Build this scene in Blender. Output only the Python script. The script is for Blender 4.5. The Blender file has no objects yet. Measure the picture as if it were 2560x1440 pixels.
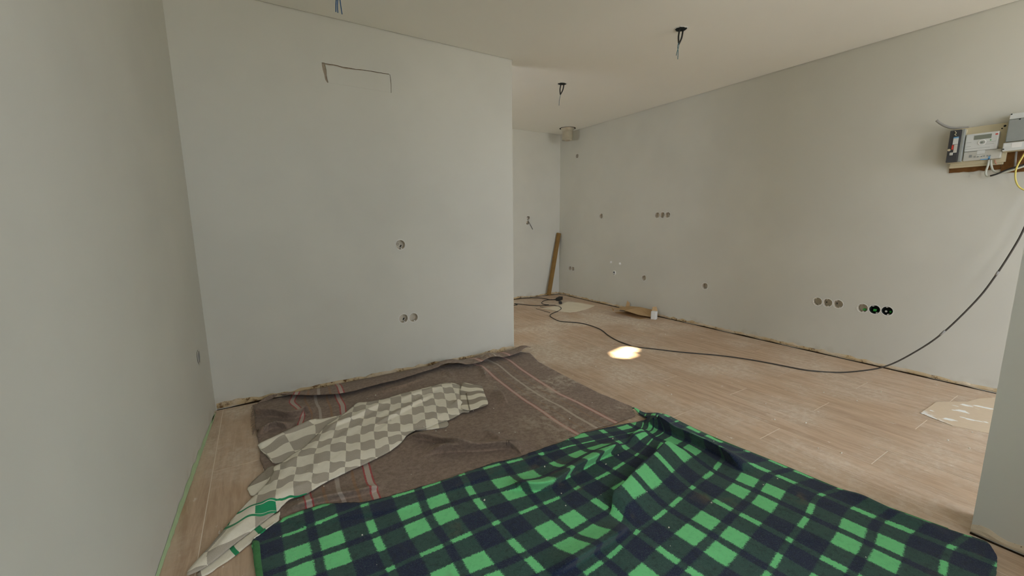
import bpy, bmesh, math, random
import numpy as np
from mathutils import Vector, Matrix, noise
from mathutils.geometry import delaunay_2d_cdt

SC = bpy.context.scene
COL = SC.collection
random.seed(7)
PI = math.pi

# ------------------------------------------------------------------ camera
cam_d = bpy.data.cameras.new('camera'); cam_d.sensor_width = 36.0; cam_d.sensor_fit = 'HORIZONTAL'
cam_d.lens = 1025.5 * 36.0 / 2560.0; cam_d.clip_start = 0.02
cam = bpy.data.objects.new('camera', cam_d); COL.objects.link(cam)
YAW, PITCH, ROLL = 0.55356, 0.15903, -0.008947
_f = Vector((math.sin(YAW)*math.cos(PITCH), math.cos(YAW)*math.cos(PITCH), -math.sin(PITCH)))
_r = Vector((math.cos(YAW), -math.sin(YAW), 0)); _u = _r.cross(_f)
_r2 = math.cos(ROLL)*_r + math.sin(ROLL)*_u; _u2 = -math.sin(ROLL)*_r + math.cos(ROLL)*_u
m = Matrix.Identity(4)
for i in range(3):
    m[i][0] = _r2[i]; m[i][1] = _u2[i]; m[i][2] = -_f[i]
m.translation = (0, 0, 1.1255)
cam.matrix_world = m
SC.camera = cam

# ------------------------------------------------------------------ sky, sun, daylight opening, exposure
w = bpy.data.worlds.new('sky'); SC.world = w; w.use_nodes = True
bg = w.node_tree.nodes['Background']; bg.inputs[0].default_value = (0.90, 0.97, 1.08, 1); bg.inputs[1].default_value = 6.9
SUN_EL = math.radians(30.0)
SUN_H = Vector((1.0, -1.29, 0)).normalized()              # way the light travels over the floor
SUN_D = Vector((SUN_H.x*math.cos(SUN_EL), SUN_H.y*math.cos(SUN_EL), -math.sin(SUN_EL)))
sd = bpy.data.lights.new('sun', 'SUN'); sd.energy = 65.0; sd.angle = math.radians(0.9); sd.color = (1, 0.85, 0.60)
so = bpy.data.objects.new('sun', sd); COL.objects.link(so)
so.rotation_euler = SUN_D.to_track_quat('-Z', 'Y').to_euler(); so.location = (-4, 8, 5)
pd = bpy.data.lights.new('daylight_portal', 'AREA'); pd.shape = 'RECTANGLE'; pd.size = 1.60; pd.size_y = 2.3
pd.cycles.is_portal = True
po = bpy.data.objects.new('daylight_portal', pd); COL.objects.link(po)
po.location = (3.08, -1.70, 1.13)
po.rotation_euler = Vector((0, 1, 0)).to_track_quat('-Z', 'Z').to_euler()
pd2 = bpy.data.lights.new('kitchen_fill_portal', 'AREA'); pd2.shape = 'RECTANGLE'; pd2.size = 0.66; pd2.size_y = 0.92; pd2.cycles.is_portal = True  # portal for the unseen opening added to light the kitchen
po2 = bpy.data.objects.new('kitchen_fill_portal', pd2); COL.objects.link(po2); po2.location = (0.15, 3.65, 1.585)
po2.rotation_euler = Vector((1, 0, 0)).to_track_quat('-Z', 'Z').to_euler()
pd3 = bpy.data.lights.new('front_fill_portal', 'AREA'); pd3.shape = 'RECTANGLE'; pd3.size = 1.50; pd3.size_y = 1.1; pd3.cycles.is_portal = True  # portal for the unseen left opening added to brighten the foreground
po3 = bpy.data.objects.new('front_fill_portal', pd3); COL.objects.link(po3); po3.location = (0.62, -1.70, 1.60)
po3.rotation_euler = Vector((0, 1, 0)).to_track_quat('-Z', 'Z').to_euler()
vs = SC.view_settings
vs.view_transform = 'Standard'; vs.look = 'None'; vs.gamma = 1; vs.use_curve_mapping = False
vs.exposure = -0.05
try:
    SC.cycles.max_bounces = 10; SC.cycles.diffuse_bounces = 8; SC.cycles.use_denoising = True
except Exception: pass

# ------------------------------------------------------------------ helpers
def link(o, parent=None):
    COL.objects.link(o)
    if parent is not None: o.parent = parent
    return o
def mesh_obj(name, me, mat=None, parent=None):
    o = bpy.data.objects.new(name, me)
    if mat is not None and len(me.materials) == 0: me.materials.append(mat)
    return link(o, parent)
def bm_obj(name, bm, mat, parent=None, smooth=False):
    me = bpy.data.meshes.new(name); bm.normal_update(); bm.to_mesh(me); bm.free()
    if smooth:
        for p in me.polygons: p.use_smooth = True
    return mesh_obj(name, me, mat, parent)
def thing(name, label, cat, loc=(0, 0, 0), group=None):
    o = bpy.data.objects.new(name, None); o.location = loc; o.empty_display_size = 0.05
    COL.objects.link(o); return tag(o, label, cat, group)
def tag(o, label, cat, group=None):
    o['label'] = label; o['category'] = cat
    if group: o['group'] = group
    return o
def struct(o, label=None):
    o['kind'] = 'structure'
    if label: o['label'] = label
    return o
def box_bm(x0, x1, y0, y1, z0, z1, bm=None, bev=0.0):
    bm = bm or bmesh.new()
    vs_ = [bm.verts.new((x, y, z)) for x in (x0, x1) for y in (y0, y1) for z in (z0, z1)]
    idx = [(0, 1, 3, 2), (4, 6, 7, 5), (0, 4, 5, 1), (2, 3, 7, 6), (0, 2, 6, 4), (1, 5, 7, 3)]
    fs = [bm.faces.new([vs_[i] for i in f]) for f in idx]
    if bev > 0:
        es = list({e for f in fs for e in f.edges})
        bmesh.ops.bevel(bm, geom=es, offset=bev, segments=2, affect='EDGES', profile=0.6)
    return bm
def prism(poly, d, origin, ux, uy, bm=None):
    """poly 2D extruded by d along ux x uy"""
    bm = bm or bmesh.new(); o = Vector(origin); ux = Vector(ux); uy = Vector(uy); n = ux.cross(uy)
    a = [bm.verts.new(o + ux*x + uy*y) for x, y in poly]; b = [bm.verts.new(o + ux*x + uy*y + n*d) for x, y in poly]
    k = len(poly)
    bm.faces.new(a[::-1]); bm.faces.new(b)
    for i in range(k): bm.faces.new((a[i], a[(i+1) % k], b[(i+1) % k], b[i]))
    bmesh.ops.recalc_face_normals(bm, faces=bm.faces)
    return bm
def smooth_path(pts, n=6):
    P = [Vector(p) for p in pts]; out = []
    for i in range(len(P)-1):
        p0 = P[max(i-1, 0)]; p1 = P[i]; p2 = P[i+1]; p3 = P[min(i+2, len(P)-1)]
        for k in range(n):
            t = k/n
            out.append(0.5*((2*p1)+(p2-p0)*t+(2*p0-5*p1+4*p2-p3)*t*t+(3*p1-p0-3*p2+p3)*t**3))
    out.append(P[-1]); return out
def tube_bm(pts, r, sides=8, bm=None, rads=None, smooth_n=6):
    bm = bm or bmesh.new(); P = smooth_path(pts, smooth_n) if smooth_n else [Vector(p) for p in pts]
    rings = []; prev = None
    for i, p in enumerate(P):
        t = (P[min(i+1, len(P)-1)] - P[max(i-1, 0)]).normalized()
        ref = prev if prev is not None else (Vector((0, 0, 1)) if abs(t.z) < 0.9 else Vector((1, 0, 0)))
        a = (ref - t*ref.dot(t)).normalized(); b = t.cross(a); prev = a
        rr = r if rads is None else rads[0] + (rads[1]-rads[0])*i/(len(P)-1)
        rings.append([bm.verts.new(p + (a*math.cos(2*PI*k/sides) + b*math.sin(2*PI*k/sides))*rr) for k in range(sides)])
    for i in range(len(rings)-1):
        for k in range(sides):
            bm.faces.new((rings[i][k], rings[i][(k+1) % sides], rings[i+1][(k+1) % sides], rings[i+1][k]))
    bm.faces.new(rings[0][::-1]); bm.faces.new(rings[-1])
    return bm
def lathe_bm(prof, sides, origin, axis, bm=None):
    """profile (r, h) along axis; open ends if r>0"""
    bm = bm or bmesh.new(); ax = Vector(axis).normalized()
    a = (Vector((0, 0, 1)) if abs(ax.z) < 0.9 else Vector((1, 0, 0))); a = (a - ax*a.dot(ax)).normalized(); b = ax.cross(a)
    o = Vector(origin); rings = []
    for r, h in prof:
        if r < 1e-6: rings.append([bm.verts.new(o + ax*h)])
        else: rings.append([bm.verts.new(o + ax*h + (a*math.cos(2*PI*k/sides) + b*math.sin(2*PI*k/sides))*r) for k in range(sides)])
    for i in range(len(rings)-1):
        A, B = rings[i], rings[i+1]
        for k in range(sides):
            k2 = (k+1) % sides
            if len(A) == 1 and len(B) == 1: continue
            if len(A) == 1: bm.faces.new((A[0], B[k2], B[k]))
            elif len(B) == 1: bm.faces.new((A[k], A[k2], B[0]))
            else: bm.faces.new((A[k], A[k2], B[k2], B[k]))
    bmesh.ops.recalc_face_normals(bm, faces=bm.faces)
    return bm

# ------------------------------------------------------------------ material helpers
class NT:
    def __init__(s, name, rough=0.8, spec=0.3):
        s.m = bpy.data.materials.new(name); s.m.use_nodes = True; s.t = s.m.node_tree; s.n = s.t.nodes; s.l = s.t.links
        s.b = s.n['Principled BSDF']; s.b.inputs['Roughness'].default_value = rough
        s.b.inputs['Specular IOR Level'].default_value = spec
    def put(s, sock, v):
        if isinstance(v, bpy.types.NodeSocket): s.l.new(v, sock)
        elif isinstance(v, (tuple, list)) and len(v) == 3 and sock.type == 'RGBA': sock.default_value = (*v, 1)
        else: sock.default_value = v
    def math(s, op, a, b=0.0, c=None, clamp=False):
        n = s.n.new('ShaderNodeMath'); n.operation = op; n.use_clamp = clamp
        s.put(n.inputs[0], a); s.put(n.inputs[1], b)
        if c is not None: s.put(n.inputs[2], c)
        return n.outputs[0]
    def ss(s, x, a, b):          # smoothstep a->b
        n = s.n.new('ShaderNodeMapRange'); n.interpolation_type = 'SMOOTHSTEP'
        s.put(n.inputs['Value'], x); n.inputs['From Min'].default_value = a; n.inputs['From Max'].default_value = b
        return n.outputs[0]
    def band(s, x, c, hw, soft=0.002):
        d = s.math('ABSOLUTE', s.math('SUBTRACT', x, c))
        return s.math('SUBTRACT', 1.0, s.ss(d, hw-soft, hw+soft))
    def mix(s, f, a, b, mode='MIX'):
        n = s.n.new('ShaderNodeMix'); n.data_type = 'RGBA'; n.blend_type = mode
        s.put(n.inputs[0], f); s.put(n.inputs[6], a); s.put(n.inputs[7], b)
        return n.outputs[2]
    def coord(s, kind='Object', scale=(1, 1, 1), loc=(0, 0, 0)):
        tc = s.n.new('ShaderNodeTexCoord'); mp = s.n.new('ShaderNodeMapping')
        mp.inputs['Scale'].default_value = scale; mp.inputs['Location'].default_value = loc
        s.l.new(tc.outputs[kind], mp.inputs[0]); return mp.outputs[0]
    def noise(s, vec, scale, detail=4, rough=0.55, dist=0.0, color=False):
        n = s.n.new('ShaderNodeTexNoise'); n.inputs['Scale'].default_value = scale; n.inputs['Detail'].default_value = detail
        n.inputs['Roughness'].default_value = rough; n.inputs['Distortion'].default_value = dist
        s.l.new(vec, n.inputs['Vector']); return n.outputs['Color'] if color else n.outputs['Fac']
    def sep(s, vec):
        n = s.n.new('ShaderNodeSeparateXYZ'); s.l.new(vec, n.inputs[0]); return n.outputs
    def bump(s, h, strength=0.3, dist=0.002):
        n = s.n.new('ShaderNodeBump'); n.inputs['Strength'].default_value = strength; n.inputs['Distance'].default_value = dist
        s.l.new(h, n.inputs['Height']); s.l.new(n.outputs[0], s.b.inputs['Normal'])
    def base(s, c): s.put(s.b.inputs['Base Color'], c); return s.m
def plain(name, col, rough=0.7, var=0.12, scale=30, spec=0.3, bump=0.0, metal=0.0):
    t = NT(name, rough, spec); v = t.coord('Object'); n = t.noise(v, scale, 4)
    lo = tuple(c*(1-var) for c in col); hi = tuple(min(1, c*(1+var)) for c in col)
    t.base(t.mix(n, lo, hi)); t.b.inputs['Metallic'].default_value = metal
    if bump: t.bump(n, bump, 0.003)
    return t.m

WALL = (0.595, 0.59, 0.53)
def wall_mat(name, col=WALL):
    t = NT(name, 0.85, 0.2); v = t.coord('Object')
    n1 = t.noise(v, 1.1, 3); n2 = t.noise(v, 7.0, 5, 0.6); n3 = t.noise(v, 160, 3)
    c = t.mix(t.ss(n1, .35, .65), tuple(x*0.965 for x in col), tuple(x*1.03 for x in col))
    c = t.mix(t.math('MULTIPLY', t.ss(n2, .45, .8), .18), c, tuple(x*0.94 for x in col))
    z = t.sep(v)[2]                                              # scuffed dirt just over the missing skirting
    d = t.math('MULTIPLY', t.math('SUBTRACT', 1.0, t.ss(z, .03, .10)), t.ss(t.noise(v, 9, 4), .46, .68))
    c = t.mix(t.math('MULTIPLY', d, .28), c, (0.34, 0.29, 0.22))
    t.bump(t.math('ADD', t.math('MULTIPLY', n2, .6), t.math('MULTIPLY', n3, .25)), 0.05, 0.002)
    return t.base(c)
M = {}
M['wall'] = wall_mat('painted_plaster')
M['ceil'] = plain('ceiling_paint', (0.84, 0.83, 0.775), 0.9, 0.02, 2, 0.2)
M['raw'] = plain('raw_plaster_edge', (0.40, 0.34, 0.26), 0.95, 0.35, 60, 0.1, 0.6)
t = NT('old_skirting_glue', 0.95, 0.1); v = t.coord('Object')
n = t.noise(v, 22, 6, 0.7); n2 = t.noise(v, 6, 3); n3 = t.noise(v, 90, 4, .7)
c = t.mix(t.ss(n, .50, .64), (0.54, 0.42, 0.25), (0.15, 0.085, 0.035)); c = t.mix(t.ss(n2, .45, .62), c, (0.62, 0.53, 0.39))
c = t.mix(t.ss(n3, .64, .72), c, (0.05, 0.03, 0.015)); t.bump(n, .9, .006); M['strip'] = t.base(c)
M['gap'] = plain('painted_gap_shade', (0.03, 0.02, 0.012), 1.0, 0.4, 40, 0.0)  # near-black colour standing for the shade in open gaps

# wood-look floor planks: grain runs along local Y
t = NT('floor_plank', 0.55, 0.35); v = t.coord('Object')
oi = t.n.new('ShaderNodeObjectInfo')
vadd = t.n.new('ShaderNodeVectorMath'); vadd.operation = 'ADD'; t.l.new(v, vadd.inputs[0])
cmb = t.n.new('ShaderNodeCombineXYZ'); t.l.new(t.math('MULTIPLY', oi.outputs['Random'], 37.0), cmb.inputs[0]); t.l.new(t.math('MULTIPLY', oi.outputs['Random'], 91.0), cmb.inputs[1])
t.l.new(cmb.outputs[0], vadd.inputs[1])
mp = t.n.new('ShaderNodeMapping'); mp.inputs['Scale'].default_value = (1.0, 0.10, 1.0); t.l.new(vadd.outputs[0], mp.inputs[0])
g1 = t.noise(mp.outputs[0], 26, 6, 0.62, 0.7); g2 = t.noise(mp.outputs[0], 90, 4, 0.6, 0.3); g3 = t.noise(vadd.outputs[0], 4, 4, 0.6)
c = t.mix(t.ss(g1, .34, .68), (0.43, 0.30, 0.20), (0.58, 0.43, 0.305)); c = t.mix(t.math('MULTIPLY', t.ss(g2, .45, .7), .35), c, (0.66, 0.51, 0.37))
c = t.mix(t.math('MULTIPLY', oi.outputs['Random'], .22), c, (0.60, 0.43, 0.28))
gw = t.n.new('ShaderNodeNewGeometry')                                  # plaster dust trodden over the boards, in world place
d1 = t.noise(gw.outputs['Position'], 1.6, 5, .62); d2 = t.noise(gw.outputs['Position'], 30, 5, .7)
dust = t.math('MULTIPLY', t.ss(d1, .40, .66), t.math('ADD', .30, t.math('MULTIPLY', t.ss(d2, .42, .62), .50)))
px, py, pz = t.sep(gw.outputs['Position'])
away = t.ss(py, 1.2, 3.2); right_ = t.ss(px, 0.2, 1.8)                  # more dust to the right; extra towards the kitchen paints the floor brighter
dust = t.math('MULTIPLY', dust, t.math('ADD', .35, t.math('ADD', t.math('MULTIPLY', t.math('MAXIMUM', away, right_), .45), t.math('MULTIPLY', away, .5))))
c = t.mix(dust, c, (0.72, 0.64, 0.53))
mp2 = t.n.new('ShaderNodeMapping'); mp2.inputs['Scale'].default_value = (1.0, .45, 1); t.l.new(gw.outputs['Position'], mp2.inputs[0])
sp = t.noise(mp2.outputs[0], 17, 5, .72); c = t.mix(t.math('MULTIPLY', t.ss(sp, .645, .70), .75), c, (0.80, 0.78, 0.73))
t.bump(g1, .15, .001); M['plank'] = t.base(c)
t.put(t.b.inputs['Roughness'], t.math('ADD', .42, t.math('MULTIPLY', g3, .3)))
M['grout'] = plain('pale_joint_dust', (0.80, 0.71, 0.59), 0.95, 0.12, 40, 0.1)
M['box'] = plain('grey_box_plastic', (0.62, 0.57, 0.47), 0.6, 0.1, 30)
M['boxdark'] = plain('dark_box_inside', (0.015, 0.02, 0.018), 0.8, 0.2, 30)
M['greenpl'] = plain('green_plastic', (0.03, 0.30, 0.05), 0.5, 0.2, 60)
M['black'] = plain('black_rubber', (0.022, 0.020, 0.018), 0.55, 0.3, 60, 0.4)
M['blackdust'] = plain('dusty_black_cable', (0.06, 0.052, 0.042), 0.7, 0.4, 40, 0.3)
M['white'] = plain('white_plastic', (0.72, 0.72, 0.69), 0.5, 0.05, 30, 0.4)
M['rim'] = plain('fresh_plaster_rim', (0.68, 0.67, 0.63), 0.9, 0.1, 80, 0.1, 0.3)
M['bluewire'] = plain('blue_wire_insulation', (0.02, 0.10, 0.25), 0.5, 0.1, 30, 0.4)
M['tealwire'] = plain('teal_wire_insulation', (0.05, 0.14, 0.17), 0.5, 0.1, 30, 0.4)
M['greyconduit'] = plain('grey_conduit', (0.27, 0.26, 0.24), 0.6, 0.15, 30, 0.3)
M['palecable'] = plain('pale_grey_cable', (0.52, 0.53, 0.46), 0.5, 0.1, 30, 0.4)
M['yellow'] = plain('yellow_wire', (0.62, 0.52, 0.13), 0.5, 0.1, 30, 0.4)
M['metal'] = plain('galvanised_steel', (0.70, 0.66, 0.56), 0.28, 0.3, 14, 0.5, 0.1, 0.9)
M['timber'] = plain('stained_timber', (0.25, 0.145, 0.042), 0.6, 0.3, 18, 0.3, 0.1)
M['card'] = plain('cardboard', (0.50, 0.34, 0.18), 0.9, 0.12, 25, 0.1)
M['cream'] = plain('cream_board', (0.80, 0.73, 0.58), 0.9, 0.08, 9, 0.1)
M['plate'] = plain('cream_backing_plate', (0.56, 0.50, 0.34), 0.5, 0.06, 12, 0.4)
M['mgrey'] = plain('meter_white', (0.60, 0.62, 0.60), 0.4, 0.04, 20, 0.4)
M['mlow'] = plain('meter_cover', (0.50, 0.50, 0.45), 0.3, 0.08, 20, 0.5)
M['lcd'] = plain('lcd_grey_green', (0.20, 0.22, 0.18), 0.2, 0.05, 20, 0.6)
M['smoke'] = plain('smoked_cover', (0.05, 0.05, 0.055), 0.12, 0.2, 20, 0.6)
M['boxgrey'] = plain('grey_clear_cover', (0.27, 0.29, 0.28), 0.2, 0.12, 16, 0.6)
M['red'] = plain('red_plastic', (0.55, 0.06, 0.04), 0.4, 0.1, 20)
M['bluepl'] = plain('blue_label', (0.12, 0.30, 0.52), 0.5, 0.1, 20)
M['copper'] = plain('copper_wire', (0.50, 0.24, 0.16), 0.4, 0.1, 20, 0.5)
M['rust'] = plain('broken_brick_and_wood', (0.16, 0.075, 0.025), 0.95, 0.6, 45, 0.1, 0.8)
M['tape'] = plain('green_masking_tape', (0.42, 0.56, 0.33), 0.8, 0.12, 30, 0.1)
M['crumb'] = plain('plaster_crumb', (0.72, 0.69, 0.60), 0.95, 0.1, 50, 0.1)

# ------------------------------------------------------------------ measured outlines, in metres on the floor
D = {}
D['HEM'] = [(-0.109, 1.599), (-0.088, 1.585), (-0.084, 1.483), (-0.079, 1.406), (-0.066, 1.209), (-0.084, 1.22), (-0.099, 1.418), (-0.106, 1.497)]
D['PLAID'] = [(0, 0, 0.08, 1.406), (1, 0, 0.469, 1.399), (0.5, 0, 0.269, 1.395), (0, 0.5, 0.076, 1.569), (0.5, 0.5, 0.271, 1.573), (0.5, -0.5, 0.276, 1.217), (1, -0.5, 0.474, 1.216), (1, -1, 0.473, 1.049), (1.5, -1, 0.678, 1.027), (2, -1, 0.875, 1.022), (1.5, 0, 0.668, 1.391), (2, 0, 0.875, 1.343), (2.5, 0, 1.082, 1.34), (3, 0, 1.276, 1.37), (1, 0.5, 0.486, 1.553), (2, 0.5, 0.887, 1.524), (2.5, 0.5, 1.08, 1.492), (3, 0.5, 1.296, 1.466), (3.5, 0.5, 1.488, 1.431), (4, 0.5, 1.675, 1.401), (2, -0.5, 0.868, 1.204), (2.5, -0.5, 1.063, 1.21), (3, -0.5, 1.272, 1.215), (3.5, -0.5, 1.469, 1.243), (4, -0.5, 1.669, 1.305), (2.5, -1, 1.077, 1.032), (3, -1, 1.291, 1.071), (3.5, -1, 1.496, 1.123), (4, -1, 1.701, 1.18), (3, -1.5, 1.282, 0.919), (3.5, -1.5, 1.473, 0.946), (4, -1.5, 1.662, 0.97), (2.5, -1.5, 1.078, 0.898), (2, -1.5, 0.894, 0.87), (3, -2, 1.295, 0.739), (3.5, -2, 1.482, 0.764), (4, -2, 1.679, 0.792), (4.5, -2, 1.86, 0.815), (2.5, -2, 1.09, 0.715), (4, -2.5, 1.692, 0.607), (3.5, -2.5, 1.502, 0.584), (4.5, -2.5, 1.879, 0.635), (3, -2.5, 1.318, 0.556), (4, -3, 1.715, 0.429), (4.5, -3, 1.899, 0.453), (3.5, -3, 1.518, 0.409), (4.5, -3.5, 1.934, 0.273), (4, -3.5, 1.737, 0.253), (4.5, -1, 1.827, 1.185), (4.5, -1.5, 1.831, 1.003), (4.77, -1.5, 1.942, 0.973), (4.77, -2, 1.959, 0.79), (4.77, -2.5, 1.981, 0.609), (4.77, -3, 2.014, 0.428), (4.77, -3.5, 2.056, 0.257), (4.5, -0.5, 1.826, 1.34), (4, 0, 1.679, 1.353), (4.5, 0, 1.824, 1.418)]
D['G_TOP'] = [(-0.019, 1.667), (0.129, 1.677), (0.271, 1.592), (0.377, 1.574), (0.613, 1.553), (0.854, 1.553), (0.99, 1.525), (1.244, 1.526), (1.397, 1.544), (1.572, 1.509), (1.727, 1.469)]
D['G_RIGHT'] = [(1.94, 1.439), (1.931, 1.174), (1.967, 0.834), (1.987, 0.582), (2.045, 0.304), (2.073, 0.212), (2.006, 0.179), (1.894, 0.165)]
D['G_LEFT'] = [(-0.019, 1.673), (-0.08, 1.639), (-0.112, 1.598), (-0.106, 1.505), (-0.099, 1.426)]
D['G_RA'] = [(1.739, 1.435), (1.787, 1.361), (1.798, 1.265), (1.813, 1.13), (1.816, 1.002), (1.775, 0.886)]
D['G_RB'] = [(1.705, 1.166), (1.591, 1.142), (1.453, 1.103), (1.344, 1.078), (1.201, 1.032), (1.056, 1.008)]
D['G_RC'] = [(1.486, 1.32), (1.43, 1.347), (1.271, 1.326), (1.08, 1.309), (0.947, 1.285), (0.843, 1.352), (0.779, 1.361)]
D['G_RD'] = [(1.09, 0.938), (0.97, 0.932), (0.876, 0.928), (0.779, 0.924), (0.683, 0.926)]
D['B_OUT'] = [(-0.052, 2.98), (1.842, 2.923), (1.922, 2.817), (1.852, 2.606), (1.835, 2.299), (1.83, 1.872), (1.856, 1.623), (1.787, 1.53), (1.61, 1.53), (1.404, 1.552)]
D['B_LEFT'] = [(-0.02, 1.677), (-0.027, 1.847), (-0.081, 2.194), (-0.08, 2.32), (-0.097, 2.522), (-0.103, 2.69), (-0.111, 2.914), (-0.052, 2.98)]
D['B_R1'] = [(0.588, 1.809), (0.695, 1.792), (0.829, 1.719), (0.98, 1.649), (1.016, 1.586), (1.005, 1.513)]
D['B_R2'] = [(0.585, 2.027), (0.688, 1.922), (0.769, 1.79), (0.846, 1.705)]
D['B_R3'] = [(-0.006, 1.712), (0.138, 1.708), (0.293, 1.667), (0.364, 1.672)]
D['B_R4'] = [(-0.09, 2.751), (0.023, 2.666), (0.093, 2.591), (0.139, 2.622), (0.198, 2.603)]
D['B_R5'] = [(-0.084, 2.473), (-0.044, 2.515), (0.015, 2.514), (0.069, 2.458)]
D['B_R6'] = [(1.281, 2.301), (1.259, 2.198), (1.21, 2.04)]
D['B_R7'] = [(0.948, 1.856), (0.973, 1.769), (0.992, 1.69)]
D['B_FLAP_LOW'] = [(-0.091, 2.877), (-0.01, 2.972), (0.096, 2.903), (0.219, 2.818), (0.345, 2.752), (0.47, 2.745), (0.535, 2.763), (0.663, 2.778), (0.741, 2.781), (1.025, 2.842), (1.12, 2.859), (1.208, 2.822), (1.392, 2.785), (1.664, 2.796), (1.919, 2.838)]
D['STR'] = [('L1', [(0.118, 2.92), (0.099, 2.839), (0.118, 2.749), (0.138, 2.654), (0.136, 2.568), (0.117, 2.482), (0.083, 1.786), (0.085, 1.688)]), ('L2', [(0.232, 2.804), (0.23, 2.705), (0.231, 2.576), (0.224, 2.494), (0.206, 1.822), (0.201, 1.73), (0.207, 1.664)]), ('L3', [(0.366, 2.879), (0.361, 2.762), (0.362, 2.601), (0.353, 2.532), (0.341, 1.886), (0.328, 1.73), (0.324, 1.596)]), ('R1', [(1.397, 2.824), (1.41, 2.741), (1.399, 2.569), (1.37, 2.275), (1.357, 2.061), (1.352, 1.731)]), ('R2', [(1.532, 2.836), (1.54, 2.698), (1.498, 2.376), (1.493, 1.867)]), ('R3', [(1.674, 2.8), (1.646, 2.565), (1.624, 2.312), (1.601, 2.003)])]
D['CHECK'] = [(-2, 0, 0.003, 2.088), (-1, 0, 0.073, 2.07), (0, 0, 0.144, 2.054), (1, 0, 0.211, 2.027), (2, 0, 0.277, 1.995), (3, 0, 0.339, 1.965), (4, 0, 0.403, 1.943), (-2, -1, -0.003, 2.008), (-1, -1, 0.061, 1.981), (0, -1, 0.13, 1.962), (1, -1, 0.197, 1.94), (2, -1, 0.259, 1.906), (3, -1, 0.323, 1.896), (-2, -2, -0.015, 1.918), (-1, -2, 0.051, 1.917), (0, -2, 0.119, 1.891), (1, -2, 0.182, 1.86), (2, -2, 0.25, 1.872), (-3, -3, -0.091, 1.875), (-2, -3, -0.024, 1.844), (-1, -3, 0.041, 1.867), (0, -3, 0.107, 1.825), (1, -3, 0.173, 1.811), (-1, 1, 0.095, 2.151), (0, 1, 0.16, 2.105), (1, 1, 0.223, 2.102), (2, 1, 0.291, 2.074), (3, 1, 0.354, 2.044), (0, 2, 0.177, 2.171), (2, 2, 0.306, 2.144), (3, 2, 0.371, 2.128), (4, 1, 0.421, 2.028), (5, 1, 0.485, 2.018), (6, 1, 0.557, 2.02), (4, 2, 0.438, 2.117), (5, 2, 0.5, 2.077), (6, 2, 0.56, 2.047), (5, 3, 0.521, 2.154), (6, 3, 0.583, 2.127), (7, 3, 0.642, 2.089), (8, 3, 0.717, 2.101), (7, 2, 0.622, 2.019), (6, 4, 0.607, 2.22), (7, 4, 0.673, 2.196), (8, 4, 0.742, 2.182), (9, 4, 0.801, 2.144), (9, 3, 0.781, 2.078), (7, 5, 0.698, 2.282), (8, 5, 0.766, 2.265), (9, 5, 0.834, 2.237), (10, 5, 0.876, 2.173), (10, 6, 0.918, 2.29), (11, 6, 0.964, 2.22), (8, 6, 0.782, 2.332), (9, 6, 0.86, 2.333), (3, 4, 0.426, 2.307), (4, 4, 0.488, 2.277), (3, 5, 0.453, 2.394), (4, 5, 0.513, 2.35), (4, 6, 0.542, 2.442), (5, 6, 0.608, 2.411), (5, 5, 0.573, 2.311), (-3, -4, -0.097, 1.794), (-2, -4, -0.029, 1.781), (-3, -5.1, -0.1, 1.717), (-3, -6, -0.102, 1.647), (-4, -6, -0.239, 1.617), (-4, -7, -0.236, 1.552), (-4, -5.1, -0.189, 1.707)]
D['C_MAIN'] = [(-0.296, 1.535), (-0.275, 1.583), (-0.24, 1.637), (-0.211, 1.694), (-0.159, 1.795), (-0.109, 1.875), (-0.094, 1.887), (-0.058, 1.946), (-0.026, 2.014), (-0.03, 2.062), (0.012, 2.082), (0.062, 2.143), (0.098, 2.159), (0.163, 2.25), (0.229, 2.348), (0.355, 2.462), (0.445, 2.573), (0.503, 2.541), (0.608, 2.532), (0.727, 2.554), (0.841, 2.558), (1.038, 2.57), (1.075, 2.539), (1.112, 2.444), (1.059, 2.326), (1.058, 2.277), (1.013, 2.155), (0.976, 2.066), (0.942, 2.099), (0.919, 2.077), (0.84, 2.05), (0.776, 2.049), (0.653, 2.017), (0.583, 2.015), (0.536, 1.954), (0.46, 1.9), (0.377, 1.871), (0.276, 1.844), (0.318, 1.872), (0.173, 1.817), (0.087, 1.774), (0.063, 1.76), (0.063, 1.775), (0.016, 1.771), (-0.001, 1.741), (-0.045, 1.711), (-0.102, 1.662), (-0.165, 1.612), (-0.212, 1.567), (-0.25, 1.54)]
D['C_F1'] = [(-0.095, 2.347), (0.024, 2.407), (0.155, 2.47), (0.231, 2.464), (0.347, 2.463), (0.421, 2.491), (0.473, 2.4), (0.282, 2.265), (0.176, 2.143), (0.091, 2.112), (0.011, 2.095), (-0.024, 2.097), (-0.054, 2.205), (-0.077, 2.271)]
D['C_F1L'] = [(0, 0, 0.05, 2.283), (0, 1, 0.035, 2.373), (0, -1, 0.065, 2.177), (-1, 1, -0.076, 2.277), (-1, 0, -0.053, 2.216), (1, 1, 0.182, 2.414), (1, 0, 0.176, 2.305), (-1, -1, -0.036, 2.156), (0, 2, 0.024, 2.407), (1, 2, 0.156, 2.465), (-1, 2, -0.094, 2.343)]
D['C_F2'] = [(-0.032, 2.097), (-0.084, 2.051), (-0.132, 1.971), (-0.115, 1.892), (-0.089, 1.899), (-0.021, 1.938), (-0.011, 2.049)]
D['C_F3'] = [(-0.018, 1.731), (-0.021, 1.674), (-0.076, 1.625), (-0.139, 1.582), (-0.153, 1.565), (-0.183, 1.547), (-0.222, 1.527), (-0.233, 1.508), (-0.271, 1.532), (-0.253, 1.557), (-0.214, 1.588), (-0.11, 1.672), (-0.053, 1.722)]
D['C_F4'] = [(1.125, 2.477), (1.219, 2.374), (1.165, 2.232), (1.118, 2.098), (1.102, 2.075), (0.973, 2.063), (0.944, 2.113), (1.044, 2.349)]
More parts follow.
